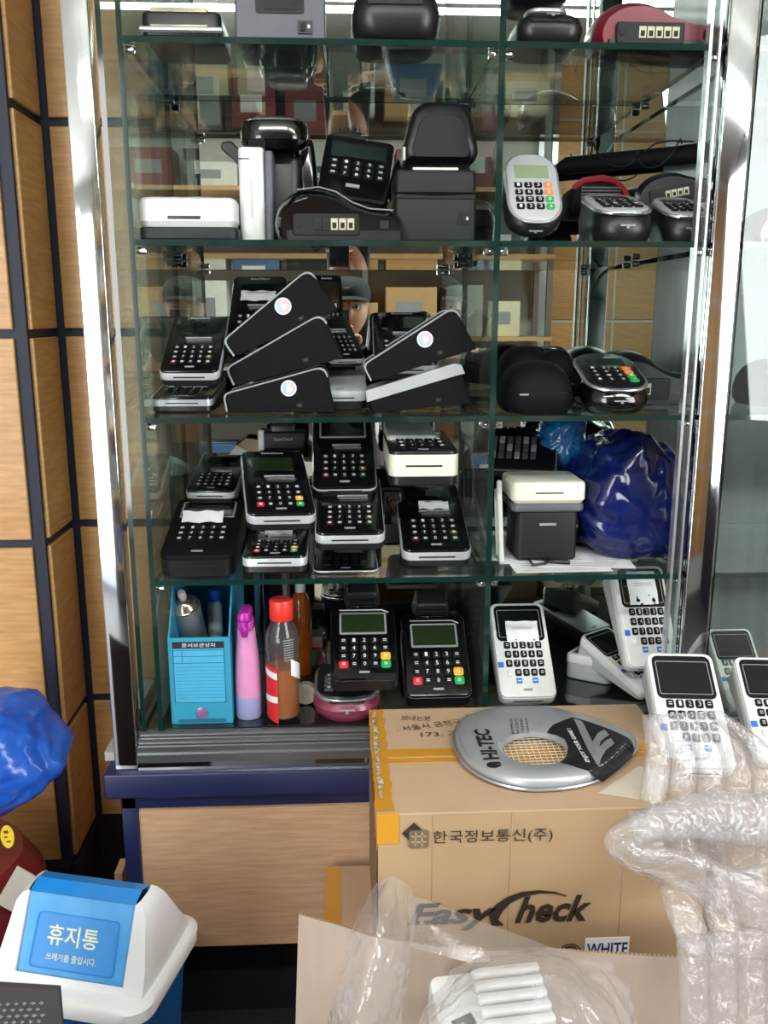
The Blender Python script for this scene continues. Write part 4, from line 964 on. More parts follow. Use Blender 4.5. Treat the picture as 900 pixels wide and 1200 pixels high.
on_front('logo_word', 'Easy', 477, 1056, 583, 1092, INKBR, bc, shear=.35, bold=.03)
on_front('logo_word', 'heck', 603, 1048, 694, 1082, INKBR, bc, shear=.35, bold=.03)
arc = []
for i in range(25):
    t_ = i/24; a = math.radians(75+t_*165); px = 632+(-52*math.sin(a-PI/2+.2) if False else 0)
arcp = [(664, 1050), (650, 1046), (632, 1045), (612, 1048), (596, 1055), (585, 1064), (579, 1073), (580, 1081), (590, 1084)]
arcw = [.5, 1.2, 2, 3, 4.2, 5.5, 6.5, 5, .6]
L_, R_ = [], []
for i, (x, y) in enumerate(arcp):
    a = Vector(arcp[max(i-1, 0)]); b = Vector(arcp[min(i+1, len(arcp)-1)]); n_ = (b-a).normalized(); n_ = Vector((-n_.y, n_.x)); L_.append(front(x+n_.x*arcw[i], y+n_.y*arcw[i])); R_.append(front(x-n_.x*arcw[i], y-n_.y*arcw[i]))
g = G(); n = len(L_); g.add([(p.x, by0-.0012, p.z) for p in L_+R_], [(i, i+1, n+i+1, n+i) for i in range(n-1)]); g.obj('logo_swoosh', INKBR, bc, smooth=0, flip=False)
A = front(685, 1122); B = front(738, 1098); lb = G().box(A.x, B.x, by0-.0009, by0, A.z-.01, B.z).obj('white_label', PAPER, bc, smooth=0); on_front('label_word', 'WHITE', 687, 1104, 736, 1120, mat('navy_print', '1c2450', .5), lb, bold=.02)
g = G(); c0 = front(668, 1117); n = 28
for r1, r0 in ((.014, .0125), (.0105, .0085), (.0045, .0025)):
    g.add([(c0.x+r*math.cos(2*PI*j/n), by0-.0012, c0.z+r*math.sin(2*PI*j/n)) for r in (r1, r0) for j in range(n)], [(j, (j+1) % n, n+(j+1) % n, n+j) for j in range(n)])
g.obj('round_seal', INKBR, bc, smooth=0, flip=False)
# handwriting on the lid
def on_plane(g, s, pa, pb, Z, hgt=None, bm=.0, **k):
    A = P(*pa, Z=Z); B = P(*pb, Z=Z); w_ = (B-A).length; M_ = frame_M(A, B-A, (0, 0, 1)); asp = text_geo(s, **k)[2]; h = hgt or w_/asp
    put_text(g, s, w_/2, h/2, w_, h, 0, M=M_, **k); return g
g = G(); Zt = BT+.0009
on_plane(g, '보내는분', (470, 844), (505, 845), Zt, .017); on_plane(g, ': 서울시 금천구 디지털로', (467, 858), (590, 842), Zt, .017); on_plane(g, '173. 가동', (494, 864), (556, 862), Zt, .017)
g.obj('handwriting', mat('pen_ink', '3a3028', .6), bc, smooth=0, flip=False)
# lower carton
lc = thing('carton', 'lower brown carton with amber taped edge under the printed shipping carton', 'carton')
G().box(-.03, .44, -.300, -.028, .10, .3705).obj('box_body', CARD, lc, smooth=0)
G().box(-.0306, -.008, -.3006, -.028, .26, .3712).obj('edge_tape', TAPE, lc, smooth=0); G().box(-.008, .02, -.3008, -.285, .30, .3712).obj('front_tape', TAPE, lc, smooth=0)
xc = thing('carton', 'plain brown carton at floor level under the stacked cartons', 'carton'); G().box(-.02, .44, -.29, -.03, .002, .099).obj('box_body', CARD, xc, smooth=0)
# racket cover
Zc = BT+.004
outl = [(531, 873), (531, 860), (537, 848), (550, 839), (572, 834), (600, 832), (630, 832), (655, 835), (680, 842), (705, 850), (725, 856), (742, 863), (747, 873), (746, 882), (741, 884), (730, 897), (716, 908), (698, 917), (675, 923), (650, 926), (622, 927), (595, 923), (570, 915), (550, 903), (538, 890)]
def plan(l, Z=Zc): return [(P(x, y, Z=Z).x, P(x, y, Z=Z).y) for x, y in l]
def smooth_closed(p, it=2):
    for _ in range(it):
        q = []
        for i in range(len(p)):
            a = Vector(p[i]); b = Vector(p[(i+1) % len(p)]); q += [tuple(a.lerp(b, .25)), tuple(a.lerp(b, .75))]
        p = q
    return p
O = smooth_closed(plan(outl), 2)
hole = [(628+38.5*math.cos(a)-2*math.sin(a), 877+19*math.sin(a)+3.5*math.cos(a)) for a in [2*PI*i/len(O) for i in range(len(O))]]
H = plan(hole, Zc+.012)
# align the start of the ring with the outline by angle
def ang(c, p): return math.atan2(p[1]-c[1], p[0]-c[0]) % (2*PI)
cc = (sum(p[0] for p in H)/len(H), sum(p[1] for p in H)/len(H))
def resamp(poly, th):
    best = None; d = Vector((math.cos(th), math.sin(th)))
    for i in range(len(poly)):
        a = Vector(poly[i])-Vector(cc); b = Vector(poly[(i+1) % len(poly)])-Vector(cc); e = b-a; den = d.x*e.y-d.y*e.x
        if abs(den) < 1e-12: continue
        t_ = (a.x*e.y-a.y*e.x)/den; u_ = (a.x*d.y-a.y*d.x)/den
        if t_ > 0 and -1e-6 <= u_ <= 1+1e-6: best = t_ if best is None else max(best, t_)
    return best
NT = 120; TH = [2*PI*i/NT for i in range(NT)]; ro = [resamp(O, a) for a in TH]; rh = [resamp(H, a) for a in TH]
def cring(f, z, din=0., dh=0.):
    return [(cc[0]+math.cos(a)*(rh[i]+dh+(ro[i]-din-rh[i]-dh)*f), cc[1]+math.sin(a)*(rh[i]+dh+(ro[i]-din-rh[i]-dh)*f), z) for i, a in enumerate(TH)]
rc = thing('racket_cover', 'silver and black padded racket cover with round window lying on the printed carton', 'racket cover')
SILF = mat('silver_vinyl', 'a4a8ad', .35, metal=.35, nscale=50, bump=.1); BLKF = mat('black_vinyl', '16171a', .45)
g = G(); rings = [cring(0, Zc+.004), cring(0, Zc+.0115, dh=.001), cring(.12, Zc+.0145), cring(.5, Zc+.0155), cring(.85, Zc+.0135), cring(1, Zc+.006, .003), cring(1, Zc-.001, .0035)]
g.loft(rings, cap=(False, False)); g.obj('cover_panel', SILF, rc, smooth=60)
g = G(); pth = cring(1, Zc+.001, .001); g.tube(pth+[pth[0]], .0026, 8); g.obj('piping', SILM, rc)
g = G()
for i in range(0, NT*2):
    a = 2*PI*i/(NT*2); k = int(i/2) % NT; r = ro[k]-.008; g.box(-.0012, .0012, -.0004, .0004, 0, .0006, M=Matrix.Translation((cc[0]+r*math.cos(a), cc[1]+r*math.sin(a), Zc+.0118)) @ Matrix.Rotation(a+PI/2, 4, 'Z'))
g.obj('stitching', mat('grey_thread', '6f7276', .7), rc)['kind'] = 'stuff'
# black tip: the part of the panel right of the window
def surfz(x, y):
    d = Vector((x-cc[0], y-cc[1])); i = int(round(math.atan2(d.y, d.x)/(2*PI)*NT)) % NT; f = (d.length-rh[i])/max(1e-6, ro[i]-rh[i]); f = min(max(f, 0), 1)
    xs = [0, .12, .5, .85, 1]; zs = [.0115, .0145, .0155, .0135, .006]
    return Zc+float(np.interp(f, xs, zs))
def drape(px, name, m, par, dz, sub=10):
    """flat patch sewn onto the panel, following its surface"""
    pl = plan(px, Zc+.0145); b = bmesh.new(); f = b.faces.new([b.verts.new((x, y, 0)) for x, y in pl]); bmesh.ops.triangulate(b, faces=[f])
    for _ in range(5):
        lg = [e for e in b.edges if e.calc_length() > .008]
        if not lg: break
        bmesh.ops.subdivide_edges(b, edges=lg, cuts=1); bmesh.ops.triangulate(b, faces=b.faces[:])
    for v in b.verts: v.co.z = surfz(v.co.x, v.co.y)+dz
    g = G(); b.verts.index_update(); g.add([tuple(v.co) for v in b.verts], [tuple(v.index for v in f.verts) for f in b.faces]); b.free()
    o = g.obj(name, m, par, smooth=60, flip=False)
    o.data.update(); 
    if o.data.polygons[0].normal.z < 0: o.data.flip_normals()
    return o
bt_ = drape([(671, 841), (690, 846), (715, 855), (741, 866), (744, 872), (741, 881), (728, 893), (707, 910), (695, 904), (675, 900), (656, 894), (664, 884), (666, 874), (662, 865), (652, 860), (641, 857), (648, 850)], 'black_tip', BLKF, rc, .0006)
drape([(672, 843), (682, 846), (694, 870), (702, 897), (699, 896), (690, 882)], 'grey_stripe', mat('grey_print_vinyl', '8d9095', .4, metal=.2), bt_, .0011)
drape([(694, 871), (700, 861), (708, 856), (714, 862), (704, 870), (702, 877), (710, 869), (716, 866), (720, 872), (710, 880), (704, 890), (702, 897), (698, 884)], 'grey_stripe', MC['grey_print_vinyl'], bt_, .0011)
g = G(); Zp = Zc+.0150
on_plane(g, 'ENJOY YOUR GAME !', (693, 893), (670, 853), Zp+.0014, .0075, shear=.2, bold=.03)
for v in range(len(g.v)): x, y, z = g.v[v]; g.v[v] = (x, y, surfz(x, y)+.0013)
g.obj('slogan', INK, bt_, smooth=0, flip=False)
g = G(); on_plane(g, 'HI-TEC', (586, 890), (573, 855), Zp, .022, bold=.035)
for v in range(len(g.v)): x, y, z = g.v[v]; g.v[v] = (x, y, surfz(x, y)+.0007)
g.obj('cover_print', INKB, rc, smooth=0, flip=False); g = G()
on_plane(g, '.', (604, 858), (602, 857), Zp, .001)
for q, s in enumerate(('BADMINTON', 'RACKETS', 'TENNIS', 'SQUASH')): on_plane(g, s, (603+q*6, 858-q*.3), (600+q*6, 843-q*.3), Zp, .004)
for v in range(len(g.v)): x, y, z = g.v[v]; g.v[v] = (x, y, surfz(x, y)+.0007)
g.obj('small_print', INKB, rc, smooth=0, flip=False); g = G()
ce = P(579, 896, Z=Zp)
n = 24; g.add([(ce.x, ce.y, Zp)]+[(ce.x+.0095*math.cos(2*PI*j/n), ce.y+.0075*math.sin(2*PI*j/n), Zp) for j in range(n) if not 3 < j < 8], [(0, j, j+1) for j in range(1, 20)])
for v in range(len(g.v)): x, y, z = g.v[v]; g.v[v] = (x, y, surfz(x, y)+.0007)
g.obj('cover_emblem', INKB, rc, smooth=0, flip=False)
rk = thing('badminton_racket', 'strung racket showing through the window of the silver cover', 'racket')
STR = mat('white_racket_string', 'e6ddc8', .4)
hx = [p[0] for p in H]; hy = [p[1] for p in H]; x0_, x1_, y0_, y1_ = min(hx)-.004, max(hx)+.004, min(hy)-.004, max(hy)+.004
x = x0_; k = 0
while x < x1_: g = G(); g.tube([(x, y0_, BT+.006+.0005), (x+.003, y1_, BT+.006+.0005)], .0005, 5); g.obj('string', STR, rk); x += .0074
y = y0_
while y < y1_: g = G(); g.tube([(x0_, y, BT+.006-.0004), (x1_, y+.004, BT+.006-.0004)], .0005, 5); g.obj('string', STR, rk); y += .0078
g = G(); g.tube(cring(.6, BT+.0055)+[cring(.6, BT+.0055)[0]], .004, 8); g.obj('racket_frame', BLK, rk)
# open carton in the foreground: flap, walls
oc = thing('open_carton', 'open pale carton in the foreground holding clear packing plastic', 'carton')
fl = [(350, 1072), (395, 1087), (437, 1100), (500, 1106), (555, 1112), (600, 1115), (640, 1116), (700, 1118), (792, 1120), (920, 1124)]
Yf = -.405; top = [P(x, y, Y=Yf) for x, y in fl]; zb = .40
for k, m_ in enumerate((0,)):
    g = G(); n = len(top); xl = P(345, 1200, Y=Yf).x
    ft = [(p.x, Yf+.004*math.sin(i*1.3), p.z) for i, p in enumerate(top)]
    fb = [(xl+(p.x-top[0].x)*1.0, Yf-.01, zb) for p in top]
    vs = ft+fb+[(x, y+.004, z) for x, y, z in ft+fb]; fs = []
    for i in range(n-1): fs += [(n+i, n+i+1, i+1, i), (2*n+i, 2*n+i+1, 3*n+i+1, 3*n+i), (i, i+1, 2*n+i+1, 2*n+i), (n+i, 3*n+i, 3*n+i+1, n+i+1)]
    fs += [(0, 2*n, 3*n, n), (n-1, 2*n-1, 4*n-1, 3*n-1)]
    g.add(vs, fs); g.obj('back_flap', CARDP, oc, smooth=30)
xl = fb[0][0]; xr = fb[-1][0]
for nm, b_ in (('back_wall', (xl, xr, Yf-.012, Yf-.008, 0.002, zb)), ('front_wall', (xl, xr, -.80, -.796, 0.002, zb)), ('left_wall', (xl, xl+.004, -.796, Yf-.012, 0.002, zb)), ('right_wall', (xr-.004, xr, -.796, Yf-.012, 0.002, zb)), ('bottom', (xl, xr, -.796, Yf-.012, 0.002, .006))):
    G().box(*b_).obj(nm, CARDP, oc, smooth=0)
g = G(); g.add([(xl-.09, -.79, zb-.04), (xl, -.79, zb), (xl, Yf-.02, zb), (xl-.09, Yf-.03, zb-.04)], [(0, 1, 2, 3)]); g.add([(xl-.09, -.79, zb-.044), (xl, -.79, zb-.004), (xl, Yf-.02, zb-.004), (xl-.09, Yf-.03, zb-.044)], [(3, 2, 1, 0)]); g.obj('left_flap', CARDP, oc, smooth=0)
# corrugated edge of the flap
g = G()
for i in range(160):
    t_ = i/159*(n-1); a = int(min(t_, n-2)); p = Vector(ft[a]).lerp(Vector(ft[a+1]), t_-a); g.box(p.x-.0007, p.x+.0007, p.y+.0006, p.y+.0034, p.z-.001, p.z+.0006)
g.obj('corrugation', CARDD, oc)['kind'] = 'stuff'
# ================================================================ clear air cushions and film
FILM = sheer('clear_plastic_film', (.97, .97, .98), 1.75, .13, haze=.22, hazecol=(.92, .91, .94), bump=.3, nscale=35, refl=.9)
FILM2 = sheer('milky_air_cushion', (.97, .97, .98), 1.75, .10, haze=.19, hazecol=(.96, .95, .97), bump=.8, nscale=48)
def cushion(name, label, c0, c1, ncol, R=.014, nv=40, seal=.06, group=None, m=FILM2, seed=0, wr=.004, wig=0.):
    """inflated columns: c0, c1 = the two edge curves (lists of points); the columns run between matching points"""
    t = thing(name, label, 'air cushion', group)
    def samp(c, f):
        f = f*(len(c)-1); i = min(int(f), len(c)-2); u = f-i
        p0 = Vector(c[max(i-1, 0)]); p1 = Vector(c[i]); p2 = Vector(c[i+1]); p3 = Vector(c[min(i+2, len(c)-1)])
        return .5*((2*p1)+(-p0+p2)*u+(2*p0-5*p1+4*p2-p3)*u*u+(-p0+3*p1-3*p2+p3)*u**3)
    for k in range(ncol):
        g = G(); rings = []
        for j in range(nv+1):
            v = j/nv; ring = []
            a = samp(c0, k/ncol).lerp(samp(c1, k/ncol), 0)
            A = samp(ROWS[0], 0) if False else None
            L_ = SAMPLE(t, c0, c1, k/ncol, v); R2 = SAMPLE(t, c0, c1, (k+1)/ncol, v); C_ = (L_+R2)/2; wdir = (R2-L_); wl_ = wdir.length; wdir = wdir/wl_
            N2 = SAMPLE(t, c0, c1, (k+.5)/ncol, min(1, v+.03))-SAMPLE(t, c0, c1, (k+.5)/ncol, max(0, v-.03)); nrm = wdir.cross(N2).normalized()
            e = min(v, 1-v)/seal; e = min(1, max(0, e)); infl = math.sqrt(max(0, 1-(1-e)**2))
            for q in range(16):
                th = 2*PI*q/16; x = math.cos(th)*wl_*.5*(1-.02*infl); z = math.sin(th)*R*infl*(1+.12*math.sin(v*9+k))+math.sin(th)*.0008
                p = C_+wdir*x+nrm*z; d = crum(p, wr, 30, seed+k*.1); ring.append(tuple(p+nrm*d*(1.0 if infl < .9 else .5)+wdir*d*.4))
            rings.append(ring)
        g.loft(rings, cap=(False, False)); g.obj('air_column', m, t, smooth=60)
    return t
def SAMPLE(t, c0, c1, u, v):
    """point on the sheet: u across the columns between guide rails c0, c1, v along them"""
    def cr(c, f):
        f = f*(len(c)-1); i = min(int(f), len(c)-2); w = f-i
        p0 = Vector(c[max(i-1, 0)]); p1 = Vector(c[i]); p2 = Vector(c[i+1]); p3 = Vector(c[min(i+2, len(c)-1)])
        return .5*((2*p1)+(-p0+p2)*w+(2*p0-5*p1+4*p2-p3)*w*w+(-p0+3*p1-3*p2+p3)*w**3)
    return cr(c0, v).lerp(cr(c1, v), u)
def pl(*q): return [tuple(P(x, y, Y=Y)) for x, y, Y in q]
cushion('air_cushion_sheet', 'standing air cushion with upright columns in front of the white terminals', pl((752, 838, -.24), (756, 880, -.26), (750, 930, -.29), (745, 985, -.32)), pl((845, 832, -.26), (905, 880, -.28), (915, 940, -.30), (915, 990, -.33)), 5, R=.011, seed=1)
cushion('air_cushion_sheet', 'folded air cushion looping out over the right end of the printed carton', pl((925, 935, -.33), (860, 928, -.35), (790, 935, -.38), (718, 975, -.41), (725, 1005, -.42), (790, 1035, -.42), (860, 1075, -.42), (930, 1110, -.43)), pl((925, 1000, -.36), (860, 992, -.38), (800, 985, -.41), (755, 988, -.445), (755, 994, -.455), (800, 1000, -.46), (860, 1020, -.46), (930, 1050, -.47)), 1, R=.013, seed=2, nv=70, seal=.02, wr=.010)
for k, (x, y, w_, h_) in enumerate(((808, 955, 28, 62), (850, 955, 30, 64), (888, 957, 28, 62), (925, 960, 26, 62))):
    pass
cushion('air_cushion_sheet', 'row of puffed air cells behind the folded cushion at the right', pl((735, 950, -.335), (745, 985, -.35), (750, 1010, -.36)), pl((920, 925, -.34), (920, 975, -.35), (920, 1030, -.36)), 5, R=.020, seed=3, nv=20, seal=.5)
cushion('air_cushion_sheet', 'air cushion standing in the open carton at the bottom right', pl((793, 1100, -.47), (796, 1140, -.48), (797, 1190, -.49), (797, 1260, -.5)), pl((930, 1085, -.47), (930, 1130, -.48), (930, 1190, -.49), (930, 1260, -.5)), 4, R=.015, seed=4)
cushion('air_cushion_sheet', 'crinkled air cushion sagging between the loop and the open carton', pl((772, 1040, -.40), (782, 1075, -.43), (800, 1110, -.45), (830, 1125, -.46)), pl((900, 1010, -.40), (905, 1060, -.42), (915, 1100, -.44), (925, 1120, -.45)), 3, R=.010, seed=5)
def film(name, label, rows, m=FILM, a=.010, sc=16, seed=0, sub=7, cat='plastic film'):
    """crumpled clear sheet through a grid of guide points"""
    t = thing(name, label, cat); R = len(rows); C = len(rows[0]); NU = (C-1)*sub*2; NV = (R-1)*sub*2
    def cr(c, f):
        f = f*(len(c)-1); i = min(int(f), len(c)-2); w = f-i
        p0 = Vector(c[max(i-1, 0)]); p1 = Vector(c[i]); p2 = Vector(c[i+1]); p3 = Vector(c[min(i+2, len(c)-1)])
        return .5*((2*p1)+(-p0+p2)*w+(2*p0-5*p1+4*p2-p3)*w*w+(-p0+3*p1-3*p2+p3)*w**3)
    cols = [[cr(r, i/NU) for i in range(NU+1)] for r in rows]; vs = []
    for j in range(NV+1):
        for i in range(NU+1):
            p = cr([c[i] for c in cols], j/NV); d = crum(p, a, sc, seed); d2 = crum(p+Vector((9, 9, 9)), a*.6, sc*1.4, seed+2); vs.append(tuple(p+Vector((d2, -d, d*.6))))
    g = G(); g.add(vs, [(j*(NU+1)+i, j*(NU+1)+i+1, (j+1)*(NU+1)+i+1, (j+1)*(NU+1)+i) for j in range(NV) for i in range(NU)])
    g.obj('film', m, t, smooth=40, flip=False); return t
film('plastic_wrap', 'tall crumpled strip of clear plastic rising from the open carton at left', [pl((438, 1040, -.42), (455, 1028, -.45), (472, 1032, -.44), (488, 1045, -.42)), pl((415, 1085, -.45), (440, 1080, -.50), (465, 1085, -.49), (488, 1085, -.45)), pl((400, 1140, -.48), (430, 1135, -.53), (455, 1140, -.52), (480, 1140, -.48)), pl((385, 1200, -.5), (415, 1200, -.55), (445, 1200, -.54), (472, 1200, -.5)), pl((375, 1260, -.5), (405, 1260, -.55), (440, 1260, -.54), (470, 1260, -.5))], seed=6, a=.008, sc=22)
film('plastic_wrap', 'flat veil of clear plastic drawn across the carton logo', [pl((478, 1048, -.40), (510, 1058, -.405), (560, 1078, -.41), (620, 1100, -.42), (668, 1118, -.43)), pl((480, 1075, -.42), (515, 1085, -.43), (560, 1100, -.43), (615, 1118, -.44), (660, 1130, -.45)), pl((482, 1110, -.44), (520, 1120, -.45), (560, 1130, -.45), (610, 1140, -.46), (650, 1148, -.47))], seed=7, a=.005, sc=10, m=sheer('smooth_clear_veil', (.93, .93, .95), 1.45, .08, haze=.16, hazecol=(.85, .84, .88), bump=.4, nscale=25, refl=.9))
film('plastic_wrap', 'big heap of crumpled clear plastic in the open carton at the bottom centre', [pl((500, 1180, -.47), (545, 1132, -.47), (590, 1115, -.47), (640, 1112, -.47), (700, 1120, -.47), (745, 1160, -.48), (760, 1215, -.48)), pl((495, 1200, -.50), (540, 1155, -.52), (590, 1140, -.54), (640, 1135, -.54), (690, 1145, -.53), (735, 1175, -.52), (760, 1225, -.5)), pl((490, 1225, -.52), (535, 1185, -.56), (590, 1172, -.58), (640, 1168, -.59), (690, 1178, -.57), (730, 1200, -.55), (760, 1240, -.52)), pl((490, 1250, -.54), (535, 1225, -.58), (590, 1210, -.62), (640, 1210, -.62), (690, 1215, -.6), (730, 1230, -.57), (760, 1260, -.54))], seed=8, a=.026, sc=11)
t = thing('wrapped_block', 'white ribbed foam block with a small black mark inside the crumpled plastic', 'foam block')
g = G(); c0 = P(580, 1185, Y=-.50); 
g = G(); rbox(g, .12, .10, .05, .01, .004); g.obj('foam_body', WHT, t)
for k in range(7):
    gg = G(); rbox(gg, .074, .0105, .010, .004, .003, c=(.021, -.042+k*.014, .050)); gg.obj('foam_rib', WHT, t)
g = G(); g.box(-.045, -.022, .0, .012, .0502, .0506, M=Matrix.Rotation(.3, 4, 'Z')); g.obj('black_mark', INKB, t)
t.location = (c0.x, -.485, c0.z-.055); t.rotation_euler = (.25, 0, .1)

t = thing('recycling_marks', 'faint row of triangular recycling marks printed on the standing air cushion', 'printed mark')
for k in range(3):
    c_ = P(766+k*15, 880, Y=-.287); g = G(); R_ = []
    for r in (.0058, .0046): R_.append([(c_.x+r*math.sin(2*PI*j/3), -.287, c_.z+r*math.cos(2*PI*j/3)) for j in range(3)])
    g.add(R_[0]+R_[1], [(j, (j+1) % 3, 3+(j+1) % 3, 3+j) for j in range(3)]); g.obj('triangle_mark', INKG, t, smooth=0, flip=False)
# ================================================================ floor things at the left
TRB = mat('bright_blue_plastic', '1f86d8', .3, coat=.2); TRD = mat('deep_blue_plastic', '1568b8', .35, coat=.2); TRW = mat('trash_white_plastic', 'e8eaee', .35, nscale=8); TRF = mat('flap_blue_plastic', '56a8e8', .35, col2='4a9cdc', nscale=20)
tc_ = thing('trash_can', 'blue swing lid trash can with a white hood and white lettering', 'trash can')
Wt, Dt, Hz, Hr = .238, .196, .326, .43
g = G(); R = []
for z, i in ((0, .035), (.01, .03), (.2, .018), (Hz-.012, .010)): R.append([(x, y, z) for x, y in rr(Wt-2*i, Dt-2*i, .035, 6)])
g.loft(R); g.obj('bin_body', TRD, tc_, smooth=50)
g = G(); R = []
for z, i in ((Hz-.018, .0), (Hz-.020, -.003), (Hz-.002, -.004), (Hz+.004, .002), (Hz+.005, .012)): R.append([(x, y, z) for x, y in rr(Wt-2*i, Dt-2*i, .035, 6)])
g.loft(R); g.obj('lid_rim', TRW, tc_, smooth=50)
# hood: two rounded gable ends with a flap frame between
rw = .079; yb = .076; xb = Wt/2-.010
def slope(x, f, z0=Hz+.004, z1=Hr):
    """point on the front slope: x across, f 0 foot 1 ridge"""
    return Vector((x*(1-f)+x*(rw+.012)/xb*f if abs(x) > .09 else x*(1-.02*f), -yb*(1-f)-.022*f, z0+(z1-z0)*f))
for sgn in (-1, 1):
    g = G(); n = 7; R = []
    prof_o = [(xb, 0), (xb-.002, .3), (xb-.008, .62), (rw+.018, .86), (rw+.010, .97), (rw+.002, 1.0)]
    for x, f in prof_o:
        w_ = yb*(1-f)+.022*f; z = Hz+.004+(Hr-Hz-.004)*f
        R.append([(sgn*x, -w_, z), (sgn*(x+.002), -w_*.6, z+.0), (sgn*(x+.003), 0, z+.001), (sgn*(x+.002), w_*.6, z), (sgn*x, w_, z)])
    # front and rear faces of the gable
    vs = []; 
    g.loft([[p for p in r] for r in R], cap=(False, False), closed=False)
    fr = [(sgn*x, -(yb*(1-f)+.022*f), Hz+.004+(Hr-Hz-.004)*f) for x, f in prof_o]
    for side in (-1, 1):
        a = [(x, side*abs(y), z) for x, y, z in fr]; b_ = [(sgn*(.0795), side*abs(y), z) for (x, y, z), (_, f) in zip(fr, prof_o)]
        c__ = [(x, y-side*.006, z-.003) for x, y, z in b_]
        g.loft([a, b_, c__], cap=(False, False), closed=False)
    g.obj('hood_end', TRW, tc_, smooth=60)
g = G()
def sill(f0, f1, side, x0=.0805, x1=.0805, dz=0):
    A = lambda f, x: (x, side*(yb*(1-f)+.022*f), Hz+.004+(Hr-Hz-.004)*f+dz)
    g.add([A(f0, -x0), A(f0, x0), A(f1, x1), A(f1, -x1), ], [(0, 1, 2, 3)])
for side in (-1, 1): sill(-.02, .10, side)
g.add([(-xb, -yb-.001, Hz+.0045), (xb, -yb-.001, Hz+.0045), (xb, -yb+.02, Hz+.0055), (-xb, -yb+.02, Hz+.0055)], [(0, 1, 2, 3)])
g.obj('front_sill', TRW, tc_, smooth=0)
def flapM(side):
    p0 = Vector((0, side*(yb*(.9)+.0022-.003), Hz+.012)); p1 = Vector((0, side*.020, Hr-.002)); u = (p1-p0); c = (p0+p1)/2; xd = Vector((-side, 0, 0)); nrm = xd.cross(u.normalized())
    return frame_M(c, xd, nrm), u.length
for side in (-1, 1):
    M_, hh = flapM(side); g = G()
    g.loft([[(-.0775, -hh/2, z), (.0775, -hh/2, z), (.0785, hh/2, z), (-.0785, hh/2, z)] for z in (-.004, 0)], M=M_); fo = g.obj('swing_flap', TRF, tc_, smooth=0)
    g = G(); R0 = [(-.062, -hh*.42), (.062, -hh*.42), (.060, hh*.26), (-.060, hh*.26)]
    rim = rpoly(R0, .006, 3); g.loft([[(x*s_, y*s_, z) for x, y in rim] for s_, z in ((1.015, .0), (1.015, .0018), (.985, .0018), (.975, .0004))], cap=(False, False), M=M_); g.obj('panel_rim', TRB, fo)
    g = G(); g.loft([[(x*.98, y*.98, z) for x, y in rim] for z in (0, .0005)], M=M_); g.obj('panel', mat('panel_blue', '3f93e0', .35), fo, smooth=0)
    if side == -1:
        g = G(); put_text(g, '휴지통', -.004, .000, .075, .026, .0012, M=M_, bold=.015); put_text(g, '쓰레기를 줄입시다.', -.002, -hh*.27, .074, .0095, .0012, M=M_, bold=.01); g.obj('lettering', mat('cream_lettering', 'e6eed2', .5), fo, smooth=0, flip=False)
g = G(); g.add([(-rw, -.022, Hr-.001), (rw, -.022, Hr-.001), (rw, 0, Hr+.006), (-rw, 0, Hr+.006), (-rw, .022, Hr-.001), (rw, .022, Hr-.001)], [(0, 1, 2, 3), (3, 2, 5, 4)]); g.obj('ridge', TRB, tc_, smooth=0)
tc_.location = (-.357, -.146, 0.001); tc_.rotation_euler = (0, 0, -.245)
# blue bag hanging on the vacuum
bag('plastic_bag', 'bright blue plastic bag at the left edge in front of the wood wall', Pt([(-60, 960), (-70, 830), (-10, 813), (30, 820), (60, 862), (86, 888), (60, 915), (10, 945)], -.02), -.12, .08, BAGL, 11, .012, 13)
vc = thing('vacuum_cleaner', 'black and dark red round machine with yellow oval sticker behind the trash can', 'vacuum cleaner')
g = G(); g.lathe([(.0, 0), (.13, 0), (.15, .02), (.155, .12), (.15, .22), (.12, .27), (0, .285)], 32, c=(-.64, .025, .10)); g.obj('red_drum', mat('dark_red_shell', '741a22', .4, coat=.2), vc, smooth=50)
g = G(); rbox(g, .16, .2, .33, .03, .02, c=(-.70, -.02, .12)); g.obj('black_housing', BLK, vc)
g = G(); rbox(g, .2, .2, .115, .03, .01, c=(-.64, .05, .001)); g.obj('base', BLK, vc)
g = G(); prism(g, rpoly([(-.58, .16), (-.555, .42), (-.60, .455), (-.70, .45), (-.72, .2)], .02), -.10, .02, e=.01); g.obj('front_cowl', BLK, vc)
g = G(); c0 = P(9, 980, Y=-.102); g.lathe([(.0095, 0), (.0095, .0015)], 24, sx=1, sy=1.9, M=Matrix.Translation(c0) @ Matrix.Rotation(PI/2, 4, 'X')); sk = g.obj('yellow_sticker', mat('yellow_sticker', 'c9b32a', .5), vc)
g = G(); g.box(c0.x-.004, c0.x+.002, -.1045, -.1035, c0.z+.006, c0.z+.010); g.box(c0.x-.001, c0.x+.004, -.1045, -.1035, c0.z-.008, c0.z-.006); g.box(c0.x-.004, c0.x, -.1045, -.1035, c0.z-.001, c0.z+.001); g.obj('sticker_print', REDP, sk)
Lb = [P(x, y, Y=-.075) for x, y in ((20, 1015), (55, 1035), (35, 1080), (-5, 1058))]
G().add([tuple(p) for p in Lb]+[(p.x, p.y+.002, p.z) for p in Lb], [(0, 1, 2, 3), (7, 6, 5, 4), (0, 4, 5, 1), (1, 5, 6, 2), (2, 6, 7, 3), (3, 7, 4, 0)]).obj('paper_label', mat('grey_paper_label', 'aaa59c', .8), vc, smooth=0)
